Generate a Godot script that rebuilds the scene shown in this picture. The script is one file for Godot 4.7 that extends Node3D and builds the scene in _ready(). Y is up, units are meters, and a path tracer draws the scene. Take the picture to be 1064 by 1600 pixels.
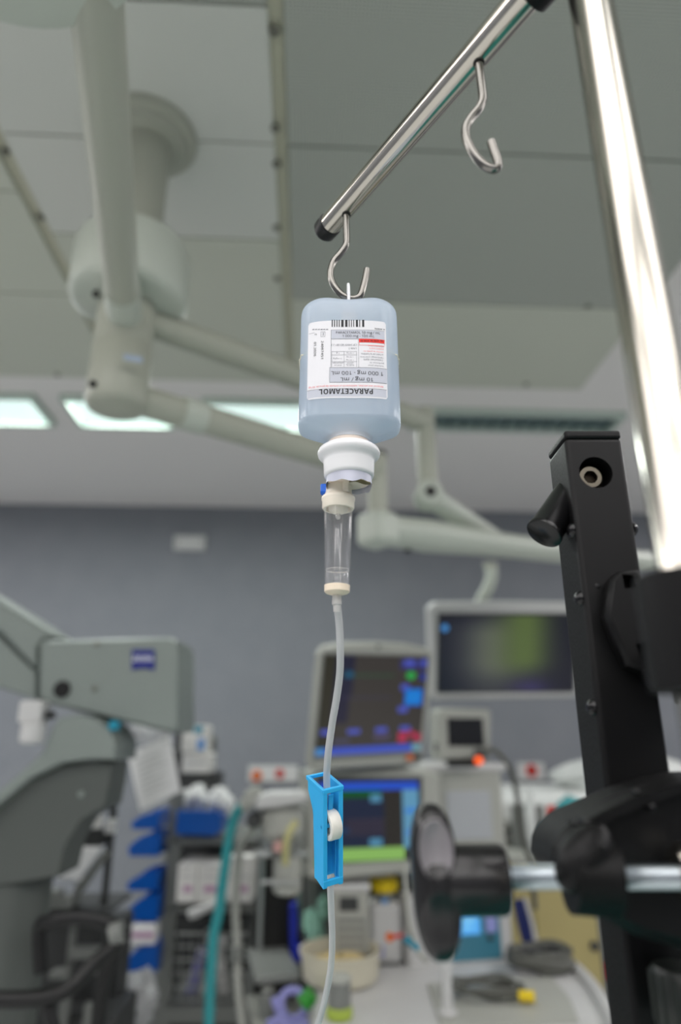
extends Node3D
# An operating theatre with a bottle of infusion on a steel stand. Metres, y up; the room's back wall is at negative z.

const F := 1040.0                       # focal length in pixels of the 1064 x 1600 frame
var eye := Vector3(0, 1.5, 0)
var pitch := deg_to_rad(18.6)
var yaw := deg_to_rad(2.8)
var fh: Vector3                          # level forward of the camera
var rt: Vector3
var fc: Vector3
var uc: Vector3
var M := {}
var used := {}

# ---------------------------------------------------------------- pixels to directions
func ray(px: float, py: float) -> Vector3:
	return rt * ((px - 532.0) / F) + uc * ((800.0 - py) / F) + fc
func PF(px: float, py: float, f: float) -> Vector3:          # on the upright plane f metres ahead
	var r := ray(px, py)
	return eye + r * (f / r.dot(fh))
func PY(px: float, py: float, h: float) -> Vector3:          # on the level plane at height h
	var r := ray(px, py)
	return eye + r * ((h - eye.y) / r.y)
func PZ(px: float, py: float, z: float) -> Vector3:
	var r := ray(px, py)
	return eye + r * ((z - eye.z) / r.z)
func LP(t: Transform3D, px: float, py: float, zl: float) -> Vector3:   # on the plane z = zl of the frame t, in that frame
	var i := t.affine_inverse()
	var o := i * eye
	var d := i.basis * ray(px, py)
	return o + d * ((zl - o.z) / d.z)

# ---------------------------------------------------------------- nodes
func numbered(called: String) -> String:
	if not used.has(called):
		used[called] = 0
		return called
	used[called] += 1
	return "%s_%03d" % [called, used[called]]
func thing(called: String, label: String, category: String, at: Vector3, turn := 0.0, group := "", tilt := 0.0) -> Node3D:
	var o := Node3D.new()
	o.name = numbered(called)
	add_child(o)
	o.transform = Transform3D(Basis(Vector3.UP, turn) * Basis(Vector3.RIGHT, tilt), at)
	o.set_meta("label", label)
	o.set_meta("category", category)
	if group:
		o.set_meta("group", group)
	return o
func gx(n: Node) -> Transform3D:
	var t := Transform3D()
	while n != self and n is Node3D:
		t = (n as Node3D).transform * t
		n = n.get_parent()
	return t
func put(parent: Node, called: String, mesh: Mesh, mat: Material, world: Transform3D) -> MeshInstance3D:
	var o := MeshInstance3D.new()
	o.name = called
	o.mesh = mesh
	o.material_override = mat
	o.transform = gx(parent).affine_inverse() * world
	parent.add_child(o, true)
	return o
func put_csg(parent: Node, called: String, o: CSGCombiner3D, m: Material, world: Transform3D) -> void:
	o.name = called
	o.material_override = m
	o.transform = gx(parent).affine_inverse() * world
	parent.add_child(o, true)
func structure(called: String, mesh: Mesh, mat: Material, at: Vector3) -> MeshInstance3D:
	var o := put(self, called, mesh, mat, Transform3D(Basis(), at))
	o.set_meta("kind", "structure")
	return o

# ---------------------------------------------------------------- shapes
class MB:
	var v := PackedVector3Array()
	var n := PackedVector3Array()
	var u := PackedVector2Array()
	var i := PackedInt32Array()
	func p(a: Vector3, b: Vector3, c := Vector2.ZERO) -> int:
		v.append(a); n.append(b); u.append(c)
		return v.size() - 1
	func t(a: int, b: int, c: int) -> void:
		var g := (v[c] - v[a]).cross(v[b] - v[a])
		if g.length_squared() < 1e-22:
			return
		if g.dot(n[a] + n[b] + n[c]) < 0.0:
			i.append(a); i.append(c); i.append(b)
		else:
			i.append(a); i.append(b); i.append(c)
	func q(a: int, b: int, c: int, d: int) -> void:
		t(a, b, c)
		t(a, c, d)
	func flat(a: Vector3, b: Vector3, c: Vector3, nn: Vector3) -> void:
		t(p(a, nn), p(b, nn), p(c, nn))
	func join(o: MB, x: Transform3D) -> void:
		var k := v.size()
		for j in o.v.size():
			p(x * o.v[j], (x.basis * o.n[j]).normalized(), o.u[j])
		for j in range(0, o.i.size(), 3):
			t(k + o.i[j], k + o.i[j + 1], k + o.i[j + 2])
	func mesh() -> ArrayMesh:
		var a := []
		a.resize(Mesh.ARRAY_MAX)
		a[Mesh.ARRAY_VERTEX] = v
		a[Mesh.ARRAY_NORMAL] = n
		a[Mesh.ARRAY_TEX_UV] = u
		a[Mesh.ARRAY_INDEX] = i
		var m := ArrayMesh.new()
		m.add_surface_from_arrays(Mesh.PRIMITIVE_TRIANGLES, a)
		return m

func mrbox(s: Vector3, r := 0.004, k := 1) -> MB:            # box with rounded edges
	var b := MB.new()
	var h := s / 2.0
	r = minf(r, minf(h.x, minf(h.y, h.z)) * 0.98)
	for ax in 3:
		for sg in [-1.0, 1.0]:
			var a1: int = (ax + 1) % 3
			var a2: int = (ax + 2) % 3
			var l1 := []
			var l2 := []
			for j in k + 1:
				l1.append(-h[a1] + r * j / k)
				l2.append(-h[a2] + r * j / k)
			for j in k + 1:
				l1.append(h[a1] - r + r * j / k)
				l2.append(h[a2] - r + r * j / k)
			var ids := []
			for x in l1:
				for y in l2:
					var q := Vector3.ZERO
					q[ax] = sg * h[ax]
					q[a1] = x
					q[a2] = y
					var inn := q.clamp(-(h - Vector3(r, r, r)), h - Vector3(r, r, r))
					var nn := (q - inn).normalized()
					ids.append(b.p(inn + nn * r, nn, Vector2(x / s[a1] + 0.5, y / s[a2] + 0.5)))
			var w: int = l2.size()
			for x in l1.size() - 1:
				for y in w - 1:
					b.q(ids[x * w + y], ids[x * w + y + 1], ids[(x + 1) * w + y + 1], ids[(x + 1) * w + y])
	return b
func rbox(s: Vector3, r := 0.004, k := 1) -> ArrayMesh:
	return mrbox(s, r, k).mesh()

func mlathe(prof: Array, segs := 32, crease := 40.0) -> MB:   # profile of (radius, y) round the y axis
	var b := MB.new()
	var sn := []
	for j in prof.size() - 1:
		var d: Vector2 = prof[j + 1] - prof[j]
		sn.append(Vector2(d.y, -d.x).normalized())
	var c0 := cos(deg_to_rad(crease))
	for j in prof.size() - 1:
		var na: Vector2 = sn[j]
		var nb: Vector2 = sn[j]
		if j > 0 and sn[j - 1].dot(sn[j]) > c0:
			na = (sn[j - 1] + sn[j]).normalized()
		if j < sn.size() - 1 and sn[j + 1].dot(sn[j]) > c0:
			nb = (sn[j + 1] + sn[j]).normalized()
		var first := b.v.size()
		for s in segs + 1:
			var an := TAU * s / segs
			var e := Vector3(cos(an), 0, sin(an))
			b.p(e * prof[j].x + Vector3(0, prof[j].y, 0), e * na.x + Vector3(0, na.y, 0), Vector2(float(s) / segs, 0))
			b.p(e * prof[j + 1].x + Vector3(0, prof[j + 1].y, 0), e * nb.x + Vector3(0, nb.y, 0), Vector2(float(s) / segs, 1))
		for s in segs:
			var k := first + s * 2
			b.q(k, k + 1, k + 3, k + 2)
	return b
func lathe(prof: Array, segs := 32, crease := 40.0) -> ArrayMesh:
	return mlathe(prof, segs, crease).mesh()
func mcyl(r: float, h: float, bev := 0.001, segs := 32) -> MB:  # centred on y, chamfered
	return mlathe([Vector2(0, -h / 2), Vector2(r - bev, -h / 2), Vector2(r, -h / 2 + bev), Vector2(r, h / 2 - bev), Vector2(r - bev, h / 2), Vector2(0, h / 2)], segs)
func cyl(r: float, h: float, bev := 0.001, segs := 32) -> ArrayMesh:
	return mcyl(r, h, bev, segs).mesh()

func spline(p: Array, k := 8) -> Array:                        # Catmull-Rom through the points
	var out := []
	for j in p.size() - 1:
		var a: Vector3 = p[maxi(j - 1, 0)]
		var b: Vector3 = p[j]
		var c: Vector3 = p[j + 1]
		var d: Vector3 = p[mini(j + 2, p.size() - 1)]
		for s in k:
			var t := float(s) / k
			out.append(0.5 * (2.0 * b + (c - a) * t + (2.0 * a - 5.0 * b + 4.0 * c - d) * t * t + (3.0 * b - a - 3.0 * c + d) * t * t * t))
	out.append(p[-1])
	return out
func mtube(path: Array, rad, segs := 12, capped := true, flat := 1.0) -> MB:   # rad: a number or one for each point
	var b := MB.new()
	var up := Vector3.UP
	var d0: Vector3 = (path[1] - path[0]).normalized()
	if absf(d0.dot(up)) > 0.9:
		up = Vector3.RIGHT
	var side := d0.cross(up).normalized()
	var rings := []
	for j in path.size():
		var d: Vector3 = (path[mini(j + 1, path.size() - 1)] - path[maxi(j - 1, 0)]).normalized()
		side = (side - d * side.dot(d)).normalized()
		var o := side.cross(d).normalized()
		var r: float = rad[j] if rad is Array else rad
		var ids := []
		for s in segs + 1:
			var an := TAU * s / segs
			var nn := (side * cos(an) + o * sin(an) / flat).normalized()
			ids.append(b.p(path[j] + (side * cos(an) + o * sin(an) * flat) * r, nn, Vector2(float(s) / segs, float(j) / path.size())))
		rings.append(ids)
	for j in path.size() - 1:
		for s in segs:
			b.q(rings[j][s], rings[j][s + 1], rings[j + 1][s + 1], rings[j + 1][s])
	if capped:
		for e in [0, path.size() - 1]:
			var nn: Vector3 = (path[0] - path[1]).normalized() if e == 0 else (path[-1] - path[-2]).normalized()
			var c := b.p(path[e], nn)
			var ids := []
			for s in segs + 1:
				ids.append(b.p(b.v[rings[e][s]], nn))
			for s in segs:
				b.t(c, ids[s], ids[s + 1])
	return b
func tube_at(parent: Node, called: String, pts: Array, rad, mat: Material, k := 8, segs := 12, flat := 1.0) -> MeshInstance3D:   # world points
	var o: Vector3 = pts[0]
	var rel := []
	for q in pts:
		rel.append(q - o)
	return put(parent, called, mtube(spline(rel, k) if k > 1 else rel, rad, segs, true, flat).mesh(), mat, Transform3D(Basis(), o))

func mprism(poly: Array, depth: float, bev := 0.0) -> MB:      # outline in x and y, from z = 0 back to z = -depth
	var b := MB.new()
	var pv := PackedVector2Array(poly)
	if Geometry2D.is_polygon_clockwise(pv):
		pv.reverse()
	var k := pv.size()
	var ins := PackedVector2Array()
	var en := []
	for j in k:
		var e := (pv[(j + 1) % k] - pv[j]).normalized()
		en.append(Vector2(e.y, -e.x))
	for j in k:
		var nn: Vector2 = (en[j] + en[(j + k - 1) % k])
		nn = nn / maxf(0.4, nn.dot(en[j]))
		ins.append(pv[j] - nn * bev)
	var tri := Geometry2D.triangulate_polygon(ins)
	for f in [[0.0, 1.0], [-depth, -1.0]]:
		for j in range(0, tri.size(), 3):
			var w := []
			for c in 3:
				var q: Vector2 = ins[tri[j + c]]
				w.append(Vector3(q.x, q.y, f[0]))
			b.flat(w[0], w[1], w[2], Vector3(0, 0, f[1]))
	for j in k:
		var l := (j + 1) % k
		var n0: Vector2 = en[j]
		var n1: Vector2 = en[j]
		if en[(j + k - 1) % k].dot(en[j]) > 0.85:
			n0 = (en[(j + k - 1) % k] + en[j]).normalized()
		if en[l].dot(en[j]) > 0.85:
			n1 = (en[l] + en[j]).normalized()
		var A := Vector3(n0.x, n0.y, 0)
		var B := Vector3(n1.x, n1.y, 0)
		b.q(b.p(Vector3(pv[j].x, pv[j].y, -bev), A), b.p(Vector3(pv[l].x, pv[l].y, -bev), B), b.p(Vector3(pv[l].x, pv[l].y, bev - depth), B), b.p(Vector3(pv[j].x, pv[j].y, bev - depth), A))
		if bev > 0.0:
			var up := Vector3(0, 0, 1)
			b.q(b.p(Vector3(pv[j].x, pv[j].y, -bev), A), b.p(Vector3(pv[l].x, pv[l].y, -bev), B), b.p(Vector3(ins[l].x, ins[l].y, 0), (B + up).normalized()), b.p(Vector3(ins[j].x, ins[j].y, 0), (A + up).normalized()))
			b.q(b.p(Vector3(pv[j].x, pv[j].y, bev - depth), A), b.p(Vector3(pv[l].x, pv[l].y, bev - depth), B), b.p(Vector3(ins[l].x, ins[l].y, -depth), (B - up).normalized()), b.p(Vector3(ins[j].x, ins[j].y, -depth), (A - up).normalized()))
	return b

func grid(nu: int, nv: int, f: Callable) -> MB:                # a sheet: f(u, v) gives the point
	var b := MB.new()
	for j in nv + 1:
		for k in nu + 1:
			var u := float(k) / nu
			var v := float(j) / nv
			var e := 0.002
			var p: Vector3 = f.call(u, v)
			var pu: Vector3 = f.call(u + e, v) - f.call(u - e, v)
			var pv: Vector3 = f.call(u, v + e) - f.call(u, v - e)
			b.p(p, pu.cross(pv).normalized(), Vector2(u, v))
	for j in nv:
		for k in nu:
			var a := j * (nu + 1) + k
			b.q(a, a + 1, a + nu + 2, a + nu + 1)
	return b
func sheet(nu: int, nv: int, thick: float, f: Callable) -> MB:   # the same with a thickness
	var a := grid(nu, nv, f)
	var b := MB.new()
	for side in [1.0, -1.0]:
		var k := b.v.size()
		for j in a.v.size():
			b.p(a.v[j] + a.n[j] * thick * 0.5 * side, a.n[j] * side, a.u[j])
		for j in range(0, a.i.size(), 3):
			b.t(k + a.i[j], k + a.i[j + 1], k + a.i[j + 2])
	var rim := []
	for k in nu: rim.append([k, k + 1])
	for k in nu: rim.append([nv * (nu + 1) + k, nv * (nu + 1) + k + 1])
	for j in nv: rim.append([j * (nu + 1), (j + 1) * (nu + 1)])
	for j in nv: rim.append([j * (nu + 1) + nu, (j + 1) * (nu + 1) + nu])
	var mid: Vector3 = f.call(0.5, 0.5)
	for r in rim:
		var p0: Vector3 = a.v[r[0]]
		var p1: Vector3 = a.v[r[1]]
		var nn: Vector3 = ((p0 + p1) * 0.5 - mid).normalized()
		b.q(b.p(p0 + a.n[r[0]] * thick * 0.5, nn), b.p(p1 + a.n[r[1]] * thick * 0.5, nn), b.p(p1 - a.n[r[1]] * thick * 0.5, nn), b.p(p0 - a.n[r[0]] * thick * 0.5, nn))
	return b
func mblob(r: Vector3, seed_: int, amp := 0.2, rough_ := 2.0, nu := 24, nv := 14) -> MB:   # a crumpled lump
	var ns := FastNoiseLite.new()
	ns.seed = seed_
	ns.frequency = rough_ * 0.35
	return grid(nu, nv, func(u: float, v: float) -> Vector3:
		var th := u * TAU
		var ph := clampf(v, 0.0, 1.0) * PI
		var e := Vector3(sin(ph) * cos(th), cos(ph), sin(ph) * sin(th))
		return e * r * (1.0 + amp * ns.get_noise_3dv(e * 2.0)))

# ---------------------------------------------------------------- shapes from pixels, in a thing's own frame
func pbox(parent: Node, root: Node3D, called: String, px: Array, zl: float, depth: float, mat: Material, r := 0.006, to_floor := false, k := 1) -> MeshInstance3D:
	var t := gx(root)
	var xc: float = (px[0] + px[2]) / 2.0
	var yc: float = (px[1] + px[3]) / 2.0
	var x0 := LP(t, px[0], yc, zl).x
	var x1 := LP(t, px[2], yc, zl).x
	var y0 := LP(t, xc, px[1], zl).y
	var y1 := LP(t, xc, px[3], zl).y
	if to_floor:
		y1 = -t.origin.y
	var s := Vector3(absf(x1 - x0), absf(y0 - y1), depth)
	return put(parent, called, rbox(s, r, k), mat, t * Transform3D(Basis(), Vector3((x0 + x1) / 2, (y0 + y1) / 2, zl - depth / 2)))
func ppoly(parent: Node, root: Node3D, called: String, pts: Array, zl: float, depth: float, mat: Material, bev := 0.0) -> MeshInstance3D:
	var t := gx(root)
	var c := Vector2.ZERO
	var w := []
	for q in pts:
		var l := LP(t, q[0], q[1], zl)
		w.append(Vector2(l.x, l.y))
		c += Vector2(l.x, l.y)
	c /= pts.size()
	for j in w.size():
		w[j] -= c
	return put(parent, called, mprism(w, depth, bev).mesh(), mat, t * Transform3D(Basis(), Vector3(c.x, c.y, zl)))
func pcyl(parent: Node, root: Node3D, called: String, px: float, py: float, zl: float, rpx: float, depth: float, mat: Material, bev := 0.002) -> MeshInstance3D:   # a disc facing the frame's z
	var t := gx(root)
	var l := LP(t, px, py, zl)
	var r := absf(LP(t, px + rpx, py, zl).x - l.x)
	return put(parent, called, cyl(r, depth, minf(bev, r * 0.4), 28), mat, t * Transform3D(Basis(Vector3.RIGHT, PI / 2), l - Vector3(0, 0, depth / 2)))
func pv_cyl(parent: Node, root: Node3D, called: String, px: Array, zl: float, mat: Material, bev := 0.003) -> MeshInstance3D:   # an upright cylinder that fills the rectangle
	var t := gx(root)
	var xc: float = (px[0] + px[2]) / 2.0
	var yc: float = (px[1] + px[3]) / 2.0
	var r := absf(LP(t, px[2], yc, zl).x - LP(t, px[0], yc, zl).x) / 2.0
	var a := LP(t, xc, px[1], zl)
	var b := LP(t, xc, px[3], zl)
	return put(parent, called, cyl(r, absf(a.y - b.y), minf(bev, r * 0.4), 28), mat, t * Transform3D(Basis(), (a + b) / 2.0 - Vector3(0, 0, r)))
func pts_f(a: Array) -> Array:
	var w := []
	for q in a:
		w.append(PF(q[0], q[1], q[2]))
	return w

# ---------------------------------------------------------------- materials
func mat(key: String, c: Color, rough := 0.5, metal := 0.0, more := {}) -> StandardMaterial3D:
	var m := StandardMaterial3D.new()
	m.resource_name = key
	m.albedo_color = c
	m.roughness = rough
	m.metallic = metal
	for k in more:
		m.set(k, more[k])
	M[key] = m
	return m
func noise_tex(seed_: int, freq: float, lo: Color, hi: Color, size := 256) -> NoiseTexture2D:
	var n := FastNoiseLite.new()
	n.seed = seed_
	n.frequency = freq
	n.fractal_octaves = 4
	var t := NoiseTexture2D.new()
	t.width = size
	t.height = size
	t.seamless = true
	t.noise = n
	var g := Gradient.new()
	g.set_color(0, lo)
	g.set_color(1, hi)
	t.color_ramp = g
	return t
func glow(key: String, c: Color, e: float) -> StandardMaterial3D:
	return mat(key, c, 0.4, 0.0, {"emission_enabled": true, "emission": c, "emission_energy_multiplier": e})
func screen(key: String, im: Image, e: float) -> StandardMaterial3D:
	var t := ImageTexture.create_from_image(im)
	return mat(key, Color(0.02, 0.02, 0.02), 0.25, 0.0, {"emission_enabled": true, "emission": Color.WHITE, "emission_operator": BaseMaterial3D.EMISSION_OP_MULTIPLY, "emission_texture": t, "emission_energy_multiplier": e, "texture_repeat": false})
func quad(w: float, h: float) -> ArrayMesh:
	var b := MB.new()
	var n := Vector3(0, 0, 1)
	b.q(b.p(Vector3(-w / 2, h / 2, 0), n, Vector2(0, 0)), b.p(Vector3(w / 2, h / 2, 0), n, Vector2(1, 0)), b.p(Vector3(w / 2, -h / 2, 0), n, Vector2(1, 1)), b.p(Vector3(-w / 2, -h / 2, 0), n, Vector2(0, 1)))
	return b.mesh()

func materials() -> void:
	mat("wall", Color(0.535, 0.547, 0.572), 0.75, 0.0, {"albedo_texture": noise_tex(3, 0.02, Color(0.955, 0.96, 0.965), Color(1, 1, 1)), "uv1_triplanar": true, "uv1_world_triplanar": true, "uv1_scale": Vector3(0.7, 0.7, 0.7)})
	mat("ceiling", Color(0.945, 0.935, 0.925), 0.7)
	mat("floor", Color(0.87, 0.875, 0.87), 0.35)
	mat("canopy_frame", Color(0.74, 0.74, 0.66), 0.5)
	mat("canopy_white", Color(0.84, 0.85, 0.82), 0.3)
	var dots := Image.create(64, 64, false, Image.FORMAT_RGB8)
	dots.fill(Color(0.80, 0.815, 0.79))
	for y in 64:
		for x in 64:
			var a := Vector2(x % 32 - 15.5, y % 32 - 15.5).length()
			if a < 9.0:
				dots.set_pixel(x, y, Color(0.45, 0.46, 0.44))
	mat("canopy_mesh", Color(0.93, 0.94, 0.92), 0.55, 0.0, {"albedo_texture": ImageTexture.create_from_image(dots), "uv1_triplanar": true, "uv1_world_triplanar": true, "uv1_scale": Vector3(70, 70, 70)})
	mat("canopy_green", Color(0.80, 0.815, 0.76), 0.55)
	mat("bolt", Color(0.5, 0.5, 0.46), 0.35, 0.6)
	mat("arm_paint", Color(0.69, 0.70, 0.645), 0.38)
	mat("arm_pale", Color(0.76, 0.785, 0.74), 0.38)
	mat("dark_seam", Color(0.12, 0.12, 0.11), 0.6)
	mat("light_frame", Color(0.78, 0.84, 0.80), 0.45)
	mat("louvre", Color(0.42, 0.50, 0.50), 0.35, 0.2)
	glow("diffuser", Color(0.90, 0.985, 0.965), 0.95)
	glow("panel_glow", Color(1.0, 0.985, 0.98), 2.2)
	mat("steel", Color(0.80, 0.78, 0.74), 0.17, 1.0)
	mat("hook_steel", Color(0.55, 0.54, 0.52), 0.24, 1.0)
	mat("zinc", Color(0.83, 0.86, 0.88), 0.3, 1.0)
	mat("black_plastic", Color(0.075, 0.075, 0.077), 0.5, 0.0, {"metallic_specular": 0.34, "roughness_texture": noise_tex(9, 0.08, Color(0.7, 0.7, 0.7), Color(1, 1, 1)), "uv1_triplanar": true, "uv1_scale": Vector3(22, 22, 22)})
	mat("black_gloss", Color(0.06, 0.06, 0.065), 0.22)
	mat("black_cap", Color(0.07, 0.075, 0.075), 0.45)
	mat("knob_plastic", Color(0.12, 0.117, 0.12), 0.24)
	mat("inset_grey", Color(0.56, 0.545, 0.56), 0.3)
	mat("screw_steel", Color(0.40, 0.38, 0.34), 0.34, 1.0)
	mat("deep_black", Color(0.03, 0.03, 0.03), 0.7)
	mat("device_grey", Color(0.68, 0.685, 0.655), 0.5)
	mat("device_white", Color(0.80, 0.80, 0.795), 0.45)
	mat("device_mid", Color(0.49, 0.50, 0.485), 0.5)
	mat("device_dark", Color(0.22, 0.225, 0.225), 0.5)
	mat("scope_paint", Color(0.53, 0.565, 0.545), 0.42)
	mat("scope_shade_grey", Color(0.33, 0.35, 0.335), 0.5)  # scope paint darkened: shade of the underside put into the colour
	mat("paper", Color(0.95, 0.95, 0.95), 0.8)
	mat("carton", Color(0.92, 0.915, 0.90), 0.75)
	mat("pink_print", Color(0.78, 0.62, 0.74), 0.8)
	mat("blue_print", Color(0.42, 0.62, 0.85), 0.8)
	mat("sticker", Color(0.66, 0.72, 0.80), 0.6)
	mat("grey_print", Color(0.80, 0.80, 0.80), 0.8)
	mat("bin_blue", Color(0.0, 0.34, 0.70), 0.32)
	mat("royal_blue", Color(0.07, 0.16, 0.66), 0.6)
	mat("navy", Color(0.06, 0.12, 0.36), 0.6)
	mat("teal_hose", Color(0.20, 0.60, 0.62), 0.4)
	mat("teal", Color(0.05, 0.55, 0.66), 0.5)
	mat("mint", Color(0.62, 0.82, 0.74), 0.8)
	mat("beige", Color(0.70, 0.65, 0.44), 0.5)
	mat("red", Color(0.80, 0.14, 0.08), 0.5)
	mat("orange", Color(0.90, 0.42, 0.08), 0.5)
	mat("yellow", Color(0.92, 0.80, 0.05), 0.4)
	mat("green", Color(0.16, 0.55, 0.16), 0.45)
	mat("lime", Color(0.66, 0.74, 0.30), 0.5)
	mat("lilac", Color(0.55, 0.55, 0.78), 0.4)
	mat("cable_black", Color(0.05, 0.05, 0.05), 0.45)
	mat("cable_grey", Color(0.36, 0.365, 0.34), 0.5)
	mat("chrome_rail", Color(0.72, 0.73, 0.72), 0.3, 0.9)
	mat("drape", Color(0.05, 0.47, 0.44), 0.8)
	mat("bedding", Color(0.86, 0.87, 0.86), 0.85)
	mat("logo_blue", Color(0.03, 0.10, 0.50), 0.4)
	mat("white_ink", Color(0.92, 0.93, 0.95), 0.5)
	# infusion set
	mat("bottle_skin", Color(0.905, 0.94, 0.985, 0.50), 0.12, 0.0, {"transparency": BaseMaterial3D.TRANSPARENCY_ALPHA, "backlight_enabled": true, "backlight": Color(0.90, 0.95, 1.0)})
	mat("bottle_liquid", Color(0.74, 0.80, 0.85, 0.30), 0.3, 0.0, {"transparency": BaseMaterial3D.TRANSPARENCY_ALPHA})
	mat("meniscus", Color(0.93, 0.91, 0.82), 0.3)
	mat("milky", Color(0.985, 0.985, 0.99), 0.28)
	mat("milky_neck", Color(0.97, 0.91, 0.85), 0.35)
	mat("foil", Color(0.80, 0.81, 0.87), 0.45, 0.1)
	mat("foil_edge", Color(0.50, 0.46, 0.28), 0.3, 0.8)
	mat("cream", Color(1.0, 0.965, 0.90), 0.35)
	mat("peach", Color(1.0, 0.935, 0.84), 0.35)
	mat("vent_blue", Color(0.08, 0.42, 0.88), 0.4)
	mat("clear_wall", Color(0.93, 0.92, 0.92, 0.035), 0.05, 0.0, {"transparency": BaseMaterial3D.TRANSPARENCY_ALPHA})
	mat("clear_part", Color(0.93, 0.92, 0.90, 0.35), 0.10, 0.0, {"transparency": BaseMaterial3D.TRANSPARENCY_ALPHA})
	mat("water", Color(0.95, 0.96, 0.97, 0.04), 0.02, 0.0, {"transparency": BaseMaterial3D.TRANSPARENCY_ALPHA})
	mat("tubing", Color(0.88, 0.885, 0.89, 0.62), 0.3, 0.0, {"transparency": BaseMaterial3D.TRANSPARENCY_ALPHA, "backlight_enabled": true, "backlight": Color(0.5, 0.5, 0.5)})
	mat("clamp_blue", Color(0.21, 0.74, 0.99), 0.36)
	mat("roller_white", Color(0.94, 0.93, 0.89), 0.4)
	mat("label_white", Color(0.95, 0.95, 0.965), 0.45)
	mat("label_grey", Color(0.80, 0.815, 0.86), 0.45)
	mat("ink", Color(0.10, 0.10, 0.12), 0.6)
	mat("ink_soft", Color(0.48, 0.49, 0.52), 0.6)
	mat("ink_red", Color(0.93, 0.17, 0.12), 0.6)
	mat("ink_pink", Color(0.95, 0.50, 0.50), 0.6)

# a ceiling light: frame, diffuser, and the light that it gives just below the diffuser
func ceiling_light(label: String, a: Vector3, w: float, d: float, energy: float, tint: Color, group := "", lit := true, face := "diffuser") -> void:
	var o := thing("ceiling_light", label, "light", a, 0.0, group)
	var fr := MB.new()
	var rim := 0.022
	for s in [-1.0, 1.0]:
		fr.join(mrbox(Vector3(w + rim * 2, 0.03, rim), 0.003), Transform3D(Basis(), Vector3(0, -0.015, s * (d + rim) / 2)))
		fr.join(mrbox(Vector3(rim, 0.03, d), 0.003), Transform3D(Basis(), Vector3(s * (w + rim) / 2, -0.015, 0)))
	put(o, "frame", fr.mesh(), M.light_frame, gx(o))
	if lit:
		put(o, "diffuser", rbox(Vector3(w, 0.01, d), 0.002), M[face], gx(o) * Transform3D(Basis(), Vector3(0, -0.006, 0)))
		var l := AreaLight3D.new()
		l.name = "light"
		l.area_size = Vector2(w * 0.94, d * 0.84)
		l.light_energy = energy
		l.light_color = tint
		l.shadow_enabled = true
		l.area_range = 12.0
		l.area_attenuation = 2.0
		o.add_child(l)
		l.transform = Transform3D(Basis(Vector3.RIGHT, -PI / 2), Vector3(0, -0.016, 0))
	else:
		put(o, "diffuser", rbox(Vector3(w, 0.006, d), 0.002), M.louvre, gx(o) * Transform3D(Basis(), Vector3(0, -0.004, 0)))
		for k in 14:
			put(o, "louvre_blade", rbox(Vector3(0.004, 0.022, d), 0.001), M.louvre, gx(o) * Transform3D(Basis(), Vector3(-w / 2 + w * (k + 0.5) / 14, -0.016, 0)))

const CEIL := 2.9
const CANOPY := 2.78

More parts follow.
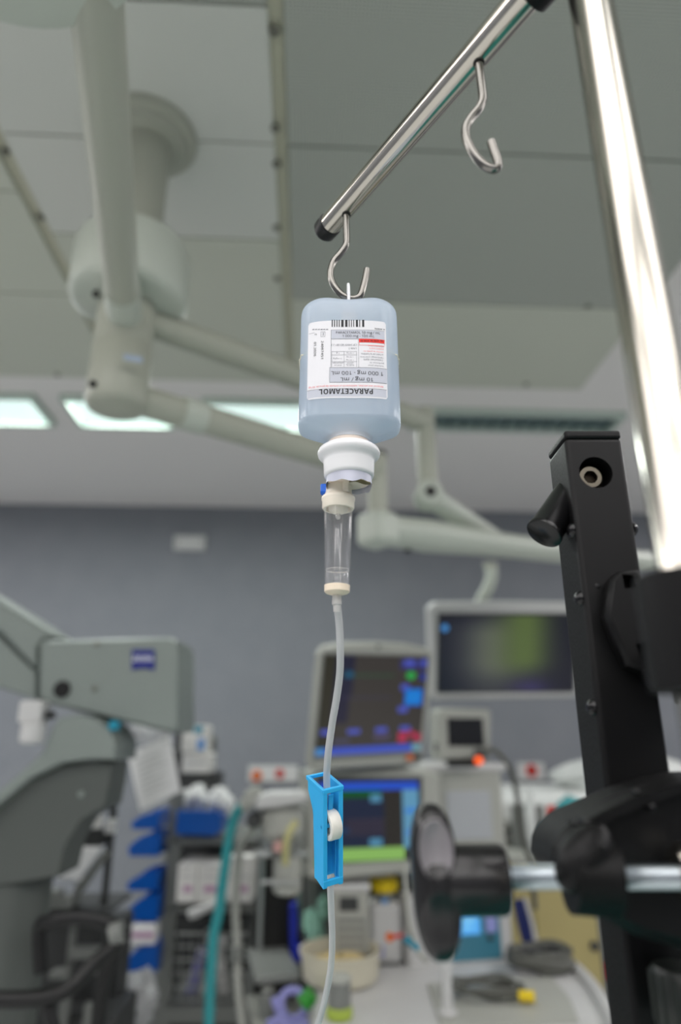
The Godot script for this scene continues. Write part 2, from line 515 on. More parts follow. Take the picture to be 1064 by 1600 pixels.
func _ready() -> void:
	fh = Vector3(sin(yaw), 0, -cos(yaw))
	rt = Vector3(cos(yaw), 0, sin(yaw))
	fc = fh * cos(pitch) + Vector3.UP * sin(pitch)
	uc = -fh * sin(pitch) + Vector3.UP * cos(pitch)
	# camera
	var cam := Camera3D.new()
	cam.name = "camera"
	cam.fov = rad_to_deg(2.0 * atan(800.0 / F))
	cam.near = 0.02
	cam.far = 40.0
	cam.transform = Transform3D(Basis(rt, uc, -fc), eye)
	var lens := CameraAttributesPhysical.new()
	lens.frustum_focal_length = 12.0 * F / 800.0   # the lens over a 24 mm high frame gives the angle of view
	lens.frustum_focus_distance = 0.425
	lens.exposure_aperture = 2.05
	cam.attributes = lens
	add_child(cam)
	cam.current = true
	var we := WorldEnvironment.new()
	we.name = "environment"
	var env := Environment.new()
	env.background_mode = Environment.BG_COLOR
	env.background_color = Color.BLACK
	env.tonemap_mode = Environment.TONE_MAPPER_LINEAR
	env.tonemap_exposure = 0.78
	env.sdfgi_enabled = true
	env.ssao_enabled = true
	env.ssil_enabled = true
	we.environment = env
	add_child(we)
	materials()
	# the lights of the theatre: one row in view beyond the canopy, two rows over the other half of the room, unseen side panels added as fill
	var warm := Color(1.0, 0.985, 0.985)
	var cool := Color(0.97, 1.0, 0.985)
	var row_z := PY(400, 645, CEIL).z
	var lr := func(px0: float, px1: float) -> Array: return [PY(px0, 645, CEIL).x, PY(px1, 645, CEIL).x]
	var a: Array = lr.call(-130.0, 70.0)
	ceiling_light("lit ceiling panel at the end of the row, beside the lamp spindle", Vector3((a[0] + a[1]) / 2, CEIL, row_z), a[1] - a[0], 0.24, 1.0, cool, "ceiling lights in a row")
	a = lr.call(122.0, 262.0)
	ceiling_light("lit ceiling panel behind the lower hub of the lamp spindle", Vector3((a[0] + a[1]) / 2, CEIL, row_z), a[1] - a[0], 0.24, 0.72, cool, "ceiling lights in a row")
	a = lr.call(330.0, 592.0)
	ceiling_light("lit ceiling panel half hidden by the lamp arm and the infusion bottle", Vector3((a[0] + a[1]) / 2, CEIL, row_z), a[1] - a[0], 0.24, 1.3, cool, "ceiling lights in a row")
	a = lr.call(650.0, 970.0)
	ceiling_light("unlit ceiling light with dark teal louvre above the black post", Vector3((a[0] + a[1]) / 2, CEIL, row_z), a[1] - a[0], 0.15, 0.0, cool, "ceiling lights in a row", false)
	for x in [-1.55, -0.2, 1.15]:
		for k in 5:
			ceiling_light("large lit ceiling panel over the other half of the theatre", Vector3(x, CEIL, 0.16 + 0.76 * k), 1.2, 0.6, [0.26, 0.34, 0.44, 0.58, 0.66][k], warm, "large ceiling panels", true, "panel_glow")
	for x in [-2.6, 2.6]:
		for z in [-2.6, -1.3, 0.0]:
			ceiling_light("added unseen ceiling panel that fills in light along the side wall", Vector3(x, CEIL, z), 0.5, 1.1, 1.7, warm, "added side wall fill panels", true, "panel_glow")  # added out of view to even the ambient light on wall and ceiling
	shell()
	overhead()
	wall_fittings()
	microscope()
	bin_cart()
	anaesthesia()
	right_side()
	clutter()
	stand()
	clamps()
	bottle()
	line()

func shell() -> void:
	var zb := PY(532, 795, CEIL).z
	var x0 := -3.3
	var x1 := 3.3
	var z1 := 3.9
	var t := 0.12
	structure("floor", rbox(Vector3(x1 - x0 + 2 * t, t, z1 - zb + 2 * t), 0.002), M.floor, Vector3(0, -t / 2, (z1 + zb) / 2))
	structure("ceiling", rbox(Vector3(x1 - x0 + 2 * t, t, z1 - zb + 2 * t), 0.002), M.ceiling, Vector3(0, CEIL + t / 2, (z1 + zb) / 2))
	structure("wall_back", rbox(Vector3(x1 - x0 + 2 * t, CEIL, t), 0.002), M.wall, Vector3(0, CEIL / 2, zb - t / 2))
	structure("wall_front", rbox(Vector3(x1 - x0 + 2 * t, CEIL, t), 0.002), M.wall, Vector3(0, CEIL / 2, z1 + t / 2))
	structure("wall_left", rbox(Vector3(t, CEIL, z1 - zb), 0.002), M.wall, Vector3(x0 - t / 2, CEIL / 2, (z1 + zb) / 2))
	structure("wall_right", rbox(Vector3(t, CEIL, z1 - zb), 0.002), M.wall, Vector3(x1 + t / 2, CEIL / 2, (z1 + zb) / 2))

func overhead() -> void:
	# air canopy under the ceiling
	var zf := PY(560, 602, CANOPY).z
	var xl := PY(60, 342, CANOPY).x
	var xr := PY(930, 585, CANOPY).x
	var xs := PY(440, 250, CANOPY).x
	var zn := -0.25
	var xo := PY(-190, 560, CANOPY).x
	var o := thing("air_canopy", "large pale air canopy with screwed panels under the ceiling", "air canopy", Vector3((xo + xr) / 2, CEIL, (zf + zn) / 2))
	put(o, "frame", rbox(Vector3(xr - xo, CEIL - CANOPY - 0.012, zn - zf), 0.004), M.canopy_frame, Transform3D(Basis(), Vector3((xo + xr) / 2, CANOPY + 0.012 + (CEIL - CANOPY - 0.012) / 2, (zf + zn) / 2)))
	var zl := [zn, PY(300, 5, CANOPY).z, PY(300, 221, CANOPY).z, PY(300, 372, CANOPY).z, zf]
	var zr := [zn, PY(650, 236, CANOPY).z, PY(650, 474, CANOPY).z, zf]
	var panel := func(xa: float, xb: float, za: float, zb: float, m: Material, lbl: String) -> void:
		var p := put(o, "panel", rbox(Vector3(absf(xb - xa) - 0.005, 0.018, absf(za - zb) - 0.005), 0.003), m, Transform3D(Basis(), Vector3((xa + xb) / 2, CANOPY + 0.009, (za + zb) / 2)))
		p.set_meta("label", lbl)
	for k in 4:
		var m: Material = [M.canopy_mesh, M.canopy_white, M.canopy_white, M.canopy_green][k]
		panel.call(xl + 0.014, xs - 0.012, zl[k], zl[k + 1], m, "smooth white panel" if k in [1, 2] else "dull grey-green panel")
	var zo := [zn, PY(20, 300, CANOPY).z, PY(20, 458, CANOPY).z, zf]
	for k in 3:
		panel.call(xo + 0.006, xl - 0.014, zo[k], zo[k + 1], M.canopy_green, "dull grey-green panel")
	for k in 3:
		panel.call(xs + 0.012, xr - 0.006, zr[k], zr[k + 1], [M.canopy_mesh, M.canopy_mesh, M.canopy_green][k], "finely perforated grey panel" if k < 2 else "dull grey-green panel")
	for q in [[428, 48], [430, 200], [432, 256], [432, 355], [433, 435], [918, 478], [822, 600], [90, 585], [8, 237], [63, 340]]:
		var b := PY(q[0], q[1], CANOPY)
		put(o, "bolt", lathe([Vector2(0, -0.008), Vector2(0.007, -0.007), Vector2(0.0105, -0.003), Vector2(0.0105, 0.001), Vector2(0, 0.001)], 16), M.bolt, Transform3D(Basis(), b))
	# lamp spindle with three arms
	var base := PY(232, 212, CANOPY)
	var f0 := (base - eye).dot(fh)
	var s := thing("ceiling_pendant", "pale grey lamp spindle with long jointed arms hanging from the ceiling", "lamp arm", base)
	var up := func(py: float) -> float: return PF(190, py, f0).y       # height on the spindle
	var axis := func(h: float) -> Vector3: return Vector3(base.x, h, base.z)
	put(s, "ceiling_flange", lathe([Vector2(0, 0), Vector2(0.108, 0), Vector2(0.108, -0.012), Vector2(0.104, -0.018), Vector2(0.088, -0.020), Vector2(0.082, -0.032), Vector2(0.06, -0.036), Vector2(0, -0.036)], 48), M.arm_paint, Transform3D(Basis(), base))
	var h1: float = up.call(385.0)
	var h2: float = up.call(480.0)
	var h3: float = up.call(545.0)
	var h4: float = up.call(641.0)
	put(s, "column", lathe([Vector2(0.052, base.y - h2), Vector2(0.052, 0)], 32), M.arm_paint, Transform3D(Basis(), axis.call(h2)))
	put(s, "arm_hub", lathe([Vector2(0, 0), Vector2(0.100, 0), Vector2(0.113, 0.010), Vector2(0.117, 0.02), Vector2(0.117, h1 - h2 - 0.03), Vector2(0.108, h1 - h2 - 0.008), Vector2(0.092, h1 - h2), Vector2(0, h1 - h2)], 48), M.arm_pale, Transform3D(Basis(), axis.call(h2)))
	put(s, "middle_hub", lathe([Vector2(0.057, h3 - h2 - 0.004), Vector2(0.057, 0)], 40), M.arm_paint, Transform3D(Basis(), axis.call(h2)))
	var lower := put(s, "lower_hub", lathe([Vector2(0, 0), Vector2(0.044, 0), Vector2(0.053, 0.004), Vector2(0.057, 0.012), Vector2(0.058, 0.03), Vector2(0.058, h3 - h4 - 0.004), Vector2(0.055, h3 - h4), Vector2(0, h3 - h4)], 48), M.arm_paint, Transform3D(Basis(), axis.call(h4)))
	var tag := PF(208, 560, f0 - 0.068)
	put(lower, "sticker", rbox(Vector3(0.034, 0.012, 0.002), 0.0005), M.sticker, Transform3D(Basis(Vector3.UP, -yaw + 0.35), tag))
	for q in [[150, 460], [145, 600]]:
		put(s, "screw", lathe([Vector2(0, 0.006), Vector2(0.006, 0.005), Vector2(0.008, 0)], 12), M.dark_seam, Transform3D(Basis(Vector3.RIGHT, PI / 2) , PF(q[0], q[1], f0 - 0.055)))
	# arm over the camera's shoulder
	var ha: float = up.call(512.0)
	var p0: Vector3 = axis.call(ha)
	var p1 := PY(152, 20, ha)
	var da := (p1 - p0).normalized()
	var p2 := p0 + da * ((p1 - p0).length() + 0.25)
	tube_at(s, "lamp_arm", [p0 + da * 0.03, p2], 0.0305, M.arm_paint, 1, 32)
	put(s, "arm_clamp", mtube([Vector3.ZERO, da * 0.07], 0.0335, 32).mesh(), M.arm_pale, Transform3D(Basis(), p0 + da * 0.05))
	# upper arm to the second monitor branch
	var hb: float = up.call(492.0)
	var b0: Vector3 = axis.call(hb)
	var b1 := PY(664, 660, hb)
	tube_at(s, "upper_arm", [b0, b1], 0.030, M.arm_paint, 1, 28)
	var fb := (b1 - eye).dot(fh)
	var bd := PF(668, 775, fb)
	bd.x = b1.x
	bd.z = b1.z
	tube_at(s, "drop_tube", [b1 + Vector3(0, 0.036, 0), bd], 0.026, M.arm_paint, 1, 24)
	put(s, "elbow", cyl(0.036, 0.07, 0.008), M.arm_pale, Transform3D(Basis(Vector3.RIGHT, PI / 2), bd))
	put(s, "elbow_cap", cyl(0.014, 0.006, 0.002), M.dark_seam, Transform3D(Basis(Vector3.RIGHT, PI / 2), bd + Vector3(0, -0.0, 0.037)))
	tube_at(s, "spring_arm", [bd, PF(772, 842, fb + 0.35)], 0.03, M.arm_pale, 1, 20)
	# lower arm to the monitor
	var hc: float = up.call(615.0)
	var c0: Vector3 = axis.call(hc)
	var c1 := PY(589, 735, hc)
	tube_at(s, "lower_arm", [c0, c1], 0.031, M.arm_paint, 1, 28)
	var cuff := c0 + (c1 - c0) * 0.2
	tube_at(s, "arm_cuff", [cuff, cuff + (c1 - c0).normalized() * 0.05], 0.0345, M.arm_pale, 1, 28)
	var fcd := (c1 - eye).dot(fh)
	var cd := PF(587, 812, fcd)
	cd.x = c1.x
	cd.z = c1.z
	tube_at(s, "drop_tube", [c1 + Vector3(0, 0.038, 0), cd], 0.025, M.arm_paint, 1, 24)
	put(s, "drop_cap", cyl(0.026, 0.012, 0.003), M.dark_seam, Transform3D(Basis(), c1 + Vector3(0, 0.042, 0)))
	var e0 := PF(590, 828, fcd)
	var e1 := PF(1020, 880, 2.5)
	var ed := (e1 - e0)
	put(s, "spring_joint", mrbox(Vector3(0.075, 0.085, 0.09), 0.02, 3).mesh(), M.arm_pale, Transform3D(Basis(Vector3.UP, atan2(-ed.z, ed.x)), e0))
	tube_at(s, "spring_arm", [e0, e0 + ed * 0.12, e0 + ed * 0.3, e0 + ed * 0.7, e1], [0.044, 0.05, 0.042, 0.04, 0.05], M.arm_pale, 1, 24, 0.85)
	put(s, "spring_screw", cyl(0.01, 0.006, 0.002), M.dark_seam, Transform3D(Basis(), e0 + ed * 0.07 + Vector3(0, -0.045, 0)))
	# lamp head over the camera
	var hd := thing("surgical_lamp", "cream surgical lamp head on the end of the overhead arm", "lamp", PY(66, 17, ha - 0.02) - fh * 0.145)
	put(hd, "dome", lathe([Vector2(0, -0.01), Vector2(0.14, -0.01), Vector2(0.165, 0.0), Vector2(0.172, 0.02), Vector2(0.165, 0.05), Vector2(0.12, 0.075), Vector2(0, 0.085)], 48), M.arm_pale, gx(hd))
	put(hd, "glass", lathe([Vector2(0, -0.014), Vector2(0.11, -0.014), Vector2(0.115, -0.009)], 40), M.device_dark, gx(hd))
	put(hd, "joint", mtube([Vector3.ZERO, Vector3(p2.x - hd.position.x, 0.0, p2.z - hd.position.z)], 0.025, 16).mesh(), M.arm_pale, gx(hd) * Transform3D(Basis(), Vector3(0, 0.05, 0)))

func socket_plate(label: String, px: Array, spots: Array, z: float) -> void:
	var o := thing("wall_socket", label, "socket", PZ((px[0] + px[2]) / 2.0, (px[1] + px[3]) / 2.0, z))
	pbox(o, o, "plate", px, 0.02, 0.02, M.device_white, 0.004)
	for s in spots:
		pcyl(o, o, "socket_ring", s[0], s[1], 0.026, s[2], 0.008, s[3])
		pcyl(o, o, "socket_hole", s[0], s[1], 0.027, s[2] * 0.45, 0.004, M.dark_seam)

func wall_fittings() -> void:
	var zb := PY(532, 795, CEIL).z
	var o := thing("wall_plate", "small white blank plate high on the grey wall", "wall plate", PZ(296, 847, zb))
	pbox(o, o, "cover", [271, 836, 321, 859], 0.025, 0.025, M.device_white, 0.006)
	for x in [276, 316]:
		pcyl(o, o, "screw", x, 847, 0.027, 2.0, 0.004, M.bolt)
	socket_plate("wall plate with an orange and a red socket above the grey canister", [388, 1196, 466, 1222], [[401, 1212, 8.0, M.orange], [437, 1209, 7.0, M.red]], zb)
	socket_plate("wall plate with a single red socket above the white bedding", [809, 1192, 851, 1219], [[831, 1204, 9.0, M.red]], zb)

func microscope() -> void:
	var f := 1.62
	var at := PF(120, 1300, f)
	at.y = 0
	var o := thing("operating_microscope", "pale grey surgical microscope with blue square maker's badge", "microscope", at, -yaw)
	var head := ppoly(o, o, "head", [[66, 1000], [265, 995], [277, 1000], [281, 1012], [281, 1132], [277, 1143], [266, 1145], [185, 1127], [66, 1098], [59, 1090], [61, 1008]], 0.0, 0.17, M.scope_paint, 0.008)
	var badge := ppoly(head, o, "badge", [[206, 1015], [241, 1015], [241, 1047], [232, 1045], [223, 1044], [214, 1045], [206, 1047]], 0.004, 0.004, M.logo_blue, 0.0)
	var tm := TextMesh.new()
	tm.text = "ZEISS"
	tm.font = font(700)
	tm.font_size = 32
	tm.pixel_size = 0.001
	tm.depth = 0.0005
	var bt := gx(o)
	var ca := LP(bt, 223.5, 1029, 0.0045)
	var wd := LP(bt, 239, 1029, 0.0045).x - LP(bt, 208, 1029, 0.0045).x
	var ab := tm.get_aabb()
	put(badge, "lettering", tm, M.white_ink, bt * Transform3D(Basis().scaled(Vector3(wd / ab.size.x, wd * 0.26 / ab.size.y, 1)), ca - Vector3(0, 0, 0)))
	pcyl(head, o, "port_hole", 96, 1077, 0.006, 13.0, 0.006, M.deep_black, 0.001)
	for q in [[151, 1006], [147, 1076]]:
		pcyl(head, o, "screw", q[0], q[1], 0.004, 4.5, 0.004, M.bolt)
	ppoly(o, o, "boom", [[-90, 880], [0, 934], [62, 972], [97, 996], [70, 1001], [62, 1012], [60, 1052], [0, 992], [-90, 930]], -0.03, 0.10, M.scope_paint, 0.012)
	ppoly(o, o, "boom_underside", [[-90, 935], [0, 994], [58, 1050], [58, 1094], [40, 1088], [0, 1075], [-90, 1040]], -0.045, 0.07, M.scope_paint, 0.006)
	ppoly(o, o, "yoke", [[-90, 1330], [-40, 1270], [0, 1234], [36, 1204], [66, 1176], [80, 1140], [92, 1122], [120, 1116], [150, 1122], [172, 1138], [182, 1160], [180, 1188], [140, 1187], [96, 1193], [48, 1216], [0, 1256], [-40, 1292], [-90, 1345]], 0.03, 0.16, M.scope_paint, 0.004)
	ppoly(o, o, "neck", [[-90, 1340], [-40, 1292], [0, 1258], [48, 1218], [96, 1195], [140, 1189], [176, 1190], [172, 1225], [164, 1262], [128, 1282], [104, 1320], [92, 1370], [-90, 1400]], 0.0, 0.12, M.scope_shade_grey, 0.004)  # its darker grey stands in for the shade under the yoke
	var t := gx(o)
	var n0 := LP(t, 36, 1290, -0.09)
	var n1 := LP(t, 28, 1620, -0.09)
	var post := Vector3(n0.x, n0.y, n0.z)
	put(o, "column", lathe([Vector2(0.14, 0), Vector2(0.14, 0.04), Vector2(0.085, 0.1), Vector2(0.082, n1.y), Vector2(0.080, n0.y)], 40), M.scope_shade_grey, t * Transform3D(Basis(), Vector3(post.x, 0.0, post.z)))
	put(o, "foot", rbox(Vector3(0.4, 0.06, 0.4), 0.02, 2), M.scope_shade_grey, t * Transform3D(Basis(), Vector3(post.x, 0.03, post.z)))
	var sup := LP(t, -112, 940, -0.08)
	put(o, "support_column", lathe([Vector2(0.11, 0), Vector2(0.11, 0.06), Vector2(0.075, 0.12), Vector2(0.072, sup.y + 0.02), Vector2(0.06, sup.y + 0.05), Vector2(0, sup.y + 0.055)], 36), M.scope_paint, t * Transform3D(Basis(), Vector3(sup.x, 0, sup.z)))
	put(o, "base_bar", rbox(Vector3(absf(post.x - sup.x), 0.05, 0.14), 0.015, 2), M.scope_shade_grey, t * Transform3D(Basis(), Vector3((post.x + sup.x) / 2, 0.03, post.z)))
	for q in [[126, 1241], [48, 1337]]:
		pcyl(o, o, "stud", q[0], q[1], 0.004 if q[0] > 100 else -0.005, 5.0, 0.012, M.scope_paint)
	pbox(o, o, "control_box", [27, 1094, 64, 1130], 0.05, 0.05, M.device_white, 0.008, false, 2)
	pv_cyl(o, o, "control_wheel", [24, 1128, 62, 1162], 0.06, M.device_white, 0.006)
	pcyl(o, o, "lock_knob", 73, 1117, 0.03, 7.0, 0.03, M.device_dark)
	pbox(o, o, "teal_clip", [169, 1126, 184, 1141], 0.04, 0.02, M.teal, 0.003)

func bin_cart() -> void:
	var f := 2.55
	var at := PF(266, 1400, f)
	at.y = 0
	var o := thing("supply_cart", "grey metal supply rack with blue tilt bins on its side", "cart", at, -yaw)
	var t := gx(o)
	for q in [[255, 275, 0.0], [395, 405, -0.35], [250, 262, -0.35]]:
		pbox(o, o, "post", [q[0], 1238, q[1], 1600], q[2], 0.03, M.device_mid, 0.005, true)
	for q in [[1310, 0.0], [1416, 0.0], [1576, 0.02]]:
		pbox(o, o, "shelf", [256, q[0], 400, q[0] + (10 if q[0] < 1500 else 24)], q[1], 0.38, M.device_mid, 0.004)
	pbox(o, o, "back_panel", [262, 1300, 398, 1600], -0.36, 0.01, M.device_dark, 0.002, true)
	pbox(o, o, "side_panel", [190, 1540, 250, 1600], -0.14, 0.02, M.device_mid, 0.003, true)
	# wire basket on the bottom shelf
	for k in 6:
		var y: float = 1458 + k * 21
		var pts := []
		for q in [[268, -0.01], [388, -0.01], [388, -0.3], [268, -0.3], [268, -0.01]]:
			var l := LP(t, q[0], y, q[1])
			l.y = LP(t, 328, y, -0.01).y
			pts.append(t * l)
		tube_at(o, "basket_wire", pts, 0.004 if k == 0 else 0.0022, M.chrome_rail, 1, 6)
	for k in 9:
		var x: float = 268 + k * 15
		tube_at(o, "basket_wire", [t * LP(t, x, 1458, -0.01), t * LP(t, x, 1566, -0.01)], 0.002, M.chrome_rail, 1, 6)
	# blue bins in a column on the outer side
	var bins := [[207, 1268, 247, 1296], [203, 1300, 247, 1338], [200, 1362, 246, 1392], [201, 1396, 246, 1440], [196, 1478, 245, 1518]]
	var where := ["topmost blue tilt bin of the rack's side column", "second blue tilt bin down the rack's side column", "third blue tilt bin down the rack's side column", "blue tilt bin above the one with a white packet", "lowest blue tilt bin, under the white packet"]
	for k in bins.size():
		var q: Array = bins[k]
		var a := LP(t, q[0], q[1], 0.06)
		var b := LP(t, q[2], q[3], 0.06)
		var w := b.x - a.x
		var h := a.y - b.y
		var bo := thing("tilt_bin", where[k], "bin", t * Vector3((a.x + b.x) / 2, b.y, 0.0), -yaw, "blue bins on the supply rack")
		var bt := gx(bo)
		# side walls with a curved front lip, a floor and a back
		var side := [Vector2(w / 2, 0), Vector2(-w / 2 + w * 0.12, 0), Vector2(-w / 2, h * 0.22), Vector2(-w / 2 + w * 0.12, h * 0.55), Vector2(-w / 2 + w * 0.45, h * 0.85), Vector2(w / 2, h)]
		put(bo, "side", mprism(side, 0.006, 0.001).mesh(), M.bin_blue, bt * Transform3D(Basis(), Vector3(0, 0, 0.06)))
		put(bo, "side", mprism(side, 0.006, 0.001).mesh(), M.bin_blue, bt * Transform3D(Basis(), Vector3(0, 0, -0.10)))
		put(bo, "base", rbox(Vector3(w * 0.88, 0.006, 0.16), 0.002), M.bin_blue, bt * Transform3D(Basis(), Vector3(w * 0.06, 0.003, -0.02)))
		put(bo, "lip", rbox(Vector3(0.008, h * 0.4, 0.16), 0.003), M.bin_blue, bt * Transform3D(Basis(Vector3.BACK, 0.25), Vector3(-w * 0.45, h * 0.2, -0.02)))
		put(bo, "back", rbox(Vector3(0.006, h, 0.16), 0.002), M.bin_blue, bt * Transform3D(Basis(), Vector3(w / 2 - 0.003, h / 2, -0.02)))
	var pk := thing("packet", "white soft packet standing in the lowest blue tilt bin", "packet", t * LP(t, 223, 1478, 0.04), -yaw)
	pbox(pk, pk, "wrapper", [203, 1444, 244, 1478], 0.03, 0.05, M.paper, 0.012, false, 2)
	pbox(pk, pk, "printed_band", [206, 1457, 240, 1466], 0.032, 0.004, M.pink_print, 0.001)
	# tray at the top
	var tr := thing("parts_tray", "wide blue tray holding white packs on the top shelf", "tray", t * LP(t, 310, 1308, 0.05), -yaw)
	ppoly(tr, tr, "front", [[276, 1266], [338, 1267], [346, 1275], [347, 1290], [340, 1302], [330, 1306], [278, 1303], [275, 1296]], 0.0, 0.008, M.bin_blue, 0.002)
	pbox(tr, tr, "floor", [277, 1300, 340, 1305], -0.008, 0.16, M.bin_blue, 0.002)
	pbox(tr, tr, "side", [275, 1268, 279, 1303], -0.008, 0.16, M.bin_blue, 0.002)
	pbox(tr, tr, "side", [342, 1272, 346, 1300], -0.008, 0.16, M.bin_blue, 0.002)
	var pw := [[276, 1236, 291, 1272], [290, 1228, 317, 1270], [322, 1232, 354, 1271], [345, 1246, 362, 1278]]
	for k in 4:
		var q: Array = pw[k]
		var w := thing("swab_pack", ["narrow white swab pack against the rack post in the blue tray", "tall crumpled white swab pack in the blue tray", "broad squared white swab pack in the blue tray", "small white swab pack leaning over the blue tray's end"][k], "pack", t * LP(t, (q[0] + q[2]) / 2.0, q[3], -0.02), -yaw, "white packs in the blue tray")
		var a := LP(t, q[0], q[1], -0.02)
		var b := LP(t, q[2], q[3], -0.02)
		put(w, "wrapper", mblob(Vector3((b.x - a.x) / 2 * 1.0, (a.y - b.y) / 2 * 1.05, 0.045), 20 + k, 0.3, 3.0).mesh(), M.paper, gx(w) * Transform3D(Basis(), Vector3(0, (a.y - b.y) / 2, -0.045)))
		put(w, "seal", rbox(Vector3((b.x - a.x) * 0.7, 0.012, 0.01), 0.003), M.carton, gx(w) * Transform3D(Basis(), Vector3(0, (a.y - b.y) * 0.93, -0.045)))
	# glove boxes on the middle shelf
	var gb := [[276, 1349, 308, 1411], [308, 1350, 352, 1412], [353, 1338, 395, 1411]]
	for k in 3:
		var q: Array = gb[k]
		var w := thing("glove_box", ["white glove carton with pink print, against the rack post", "white glove carton with pink print between two other cartons", "white glove carton with pink print, tallest of the three"][k], "carton", t * LP(t, (q[0] + q[2]) / 2.0, q[3], 0.06), -yaw, "glove cartons on the rack")
		var body := pbox(w, w, "carton", [q[0] + 0.5, q[1], q[2] - 0.5, q[3]], 0.0, 0.16, M.carton, 0.005)
		pbox(body, w, "printed_mark", [q[0] + 10, 1384, q[2] - 8, 1394], 0.0012, 0.003, M.pink_print, 0.0005)
		pbox(body, w, "printed_line", [q[0] + 6, 1368, q[2] - 6, 1372], 0.0012, 0.003, M.grey_print, 0.0005)
		pbox(body, w, "opening", [q[0] + 8, q[1] + 4, q[2] - 8, q[1] + 8], 0.0012, 0.003, M.grey_print, 0.0005)
	# cartons higher up behind
	var bk := [[284, 1134, 322, 1176], [284, 1178, 328, 1208]]
	for k in 2:
		var q: Array = bk[k]
		var w := thing("supply_carton", ["white carton with blue print on top of another carton", "plain white carton under the one with blue print"][k], "carton", t * LP(t, (q[0] + q[2]) / 2.0, q[3], -0.10), -yaw)
		var body := pbox(w, w, "carton", q, 0.0, 0.12, M.carton, 0.005)
		if k == 0:
			pbox(body, w, "printed_patch", [308, 1154, 320, 1172], 0.0012, 0.003, M.blue_print, 0.0005)
			pbox(body, w, "printed_corner", [303, 1135, 317, 1146], 0.0012, 0.003, M.teal, 0.0005)
		else:
			pbox(body, w, "printed_line", [290, 1190, 322, 1194], 0.0012, 0.003, M.grey_print, 0.0005)
		pbox(body, w, "flap", [q[0] + 1, q[1] - 1, q[2] - 1, q[1] + 1], 0.0, 0.11, M.carton, 0.001)
	var hb := pbox(o, o, "upper_shelf", [276, 1208, 338, 1240], -0.1, 0.16, M.device_dark, 0.004)
	hb.set_meta("label", "dark box shelf")
	pbox(o, o, "upper_post", [270, 1140, 284, 1245], -0.25, 0.03, M.device_dark, 0.004)
	pbox(o, o, "upper_arm", [322, 1150, 336, 1212], -0.25, 0.03, M.device_mid, 0.004)
	# hanging paper sheet
	var pp := thing("paper_sheet", "creased white printed sheet hanging crooked on the rack", "paper", t * LP(t, 240, 1205, 0.12), -yaw)
	var pt := gx(pp)
	var c00 := LP(pt, 199, 1177, 0.0)
	var c10 := LP(pt, 264, 1150, 0.0)
	var c01 := LP(pt, 222, 1266, 0.0)
	var c11 := LP(pt, 284, 1236, 0.0)
	put(pp, "sheet", sheet(14, 14, 0.0015, func(u: float, v: float) -> Vector3:
		var p: Vector3 = c00.lerp(c10, u).lerp(c01.lerp(c11, u), v)
		return p + Vector3(0, 0, 0.012 * sin(u * 5.0 + v * 2.0) + 0.008 * v * v)).mesh(), M.paper, pt)
	for k in 7:
		var vv := 0.22 + k * 0.09
		var w0: float = 0.16
		var w1: float = 0.16 + [0.6, 0.5, 0.64, 0.3, 0.58, 0.46, 0.6][k]
		put(pp, "printed_line", grid(10, 1, func(u: float, v: float) -> Vector3:
			var uu := lerpf(w0, w1, u)
			var v2 := vv + v * 0.02
			var p: Vector3 = c00.lerp(c10, uu).lerp(c01.lerp(c11, uu), v2)
			return p + Vector3(0, 0, 0.012 * sin(uu * 5.0 + v2 * 2.0) + 0.008 * v2 * v2 + 0.0013)).mesh(), M.grey_print, pt)
	tube_at(pp, "clip", [pt * LP(pt, 256, 1160, 0.004), t * LP(t, 268, 1166, -0.02), t * LP(t, 279, 1172, -0.25)], 0.004, M.chrome_rail, 1, 8)
	# clear crumpled wrap above the sheet
	var wr := thing("plastic_wrap", "crumpled clear plastic wrap lying above the hanging sheet", "wrap", t * LP(t, 236, 1146, -0.02), -yaw)
	put(wr, "wrap", mblob(Vector3(0.075, 0.035, 0.05), 51, 0.5, 4.0).mesh(), M.tubing, gx(wr))
	put(wr, "knot", mblob(Vector3(0.02, 0.012, 0.02), 52, 0.5, 4.0, 14, 8).mesh(), M.tubing, gx(wr) * Transform3D(Basis(), Vector3(-0.05, 0.02, 0.02)))
	# things in the wire basket
	for k in 3:
		var q: Array = [[[292, 1572], [318, 1480], M.lilac], [[312, 1570], [340, 1500], M.paper], [[350, 1566], [340, 1470], M.carton]][k]
		var sp := thing("catheter_pack", ["lilac long sterile pack leaning in the wire basket", "white long sterile pack leaning in the wire basket", "cream long sterile pack leaning in the wire basket"][k], "pack", t * LP(t, q[0][0], q[0][1], -0.12), -yaw, "long packs in the wire basket")
		var a := LP(t, q[0][0], q[0][1], -0.12)
		var b := LP(t, q[1][0], q[1][1], -0.12)
		var d := b - a
		put(sp, "pouch", rbox(Vector3(0.035, d.length(), 0.012), 0.004), q[2], gx(sp) * Transform3D(Basis(Vector3.BACK, -atan2(d.x, d.y)), d / 2))
		put(sp, "seal", rbox(Vector3(0.036, 0.012, 0.013), 0.003), M.paper, gx(sp) * Transform3D(Basis(Vector3.BACK, -atan2(d.x, d.y)), d * 0.93))
	for k in 2:
		var q: Array = [[320, 1456, 338, 1480], [338, 1462, 353, 1484]][k]
		var kd := thing("plastic_cup", ["white plastic cup standing behind another cup in the wire basket", "smaller white plastic cup in front of another in the wire basket"][k], "cup", t * LP(t, (q[0] + q[2]) / 2.0, q[3], -0.08 + 0.05 * k), -yaw, "cups in the wire basket")
		pv_cyl(kd, kd, "cup", q, 0.0, M.device_white)
		pv_cyl(kd, kd, "rim", [q[0] - 1, q[1] - 1, q[2] + 1, q[1] + 2], 0.001, M.device_white, 0.001)
	var hn := thing("probe_handle", "white plastic probe handle lying aslant before the glove cartons", "handle", PF(320, 1424, 2.38), -yaw)
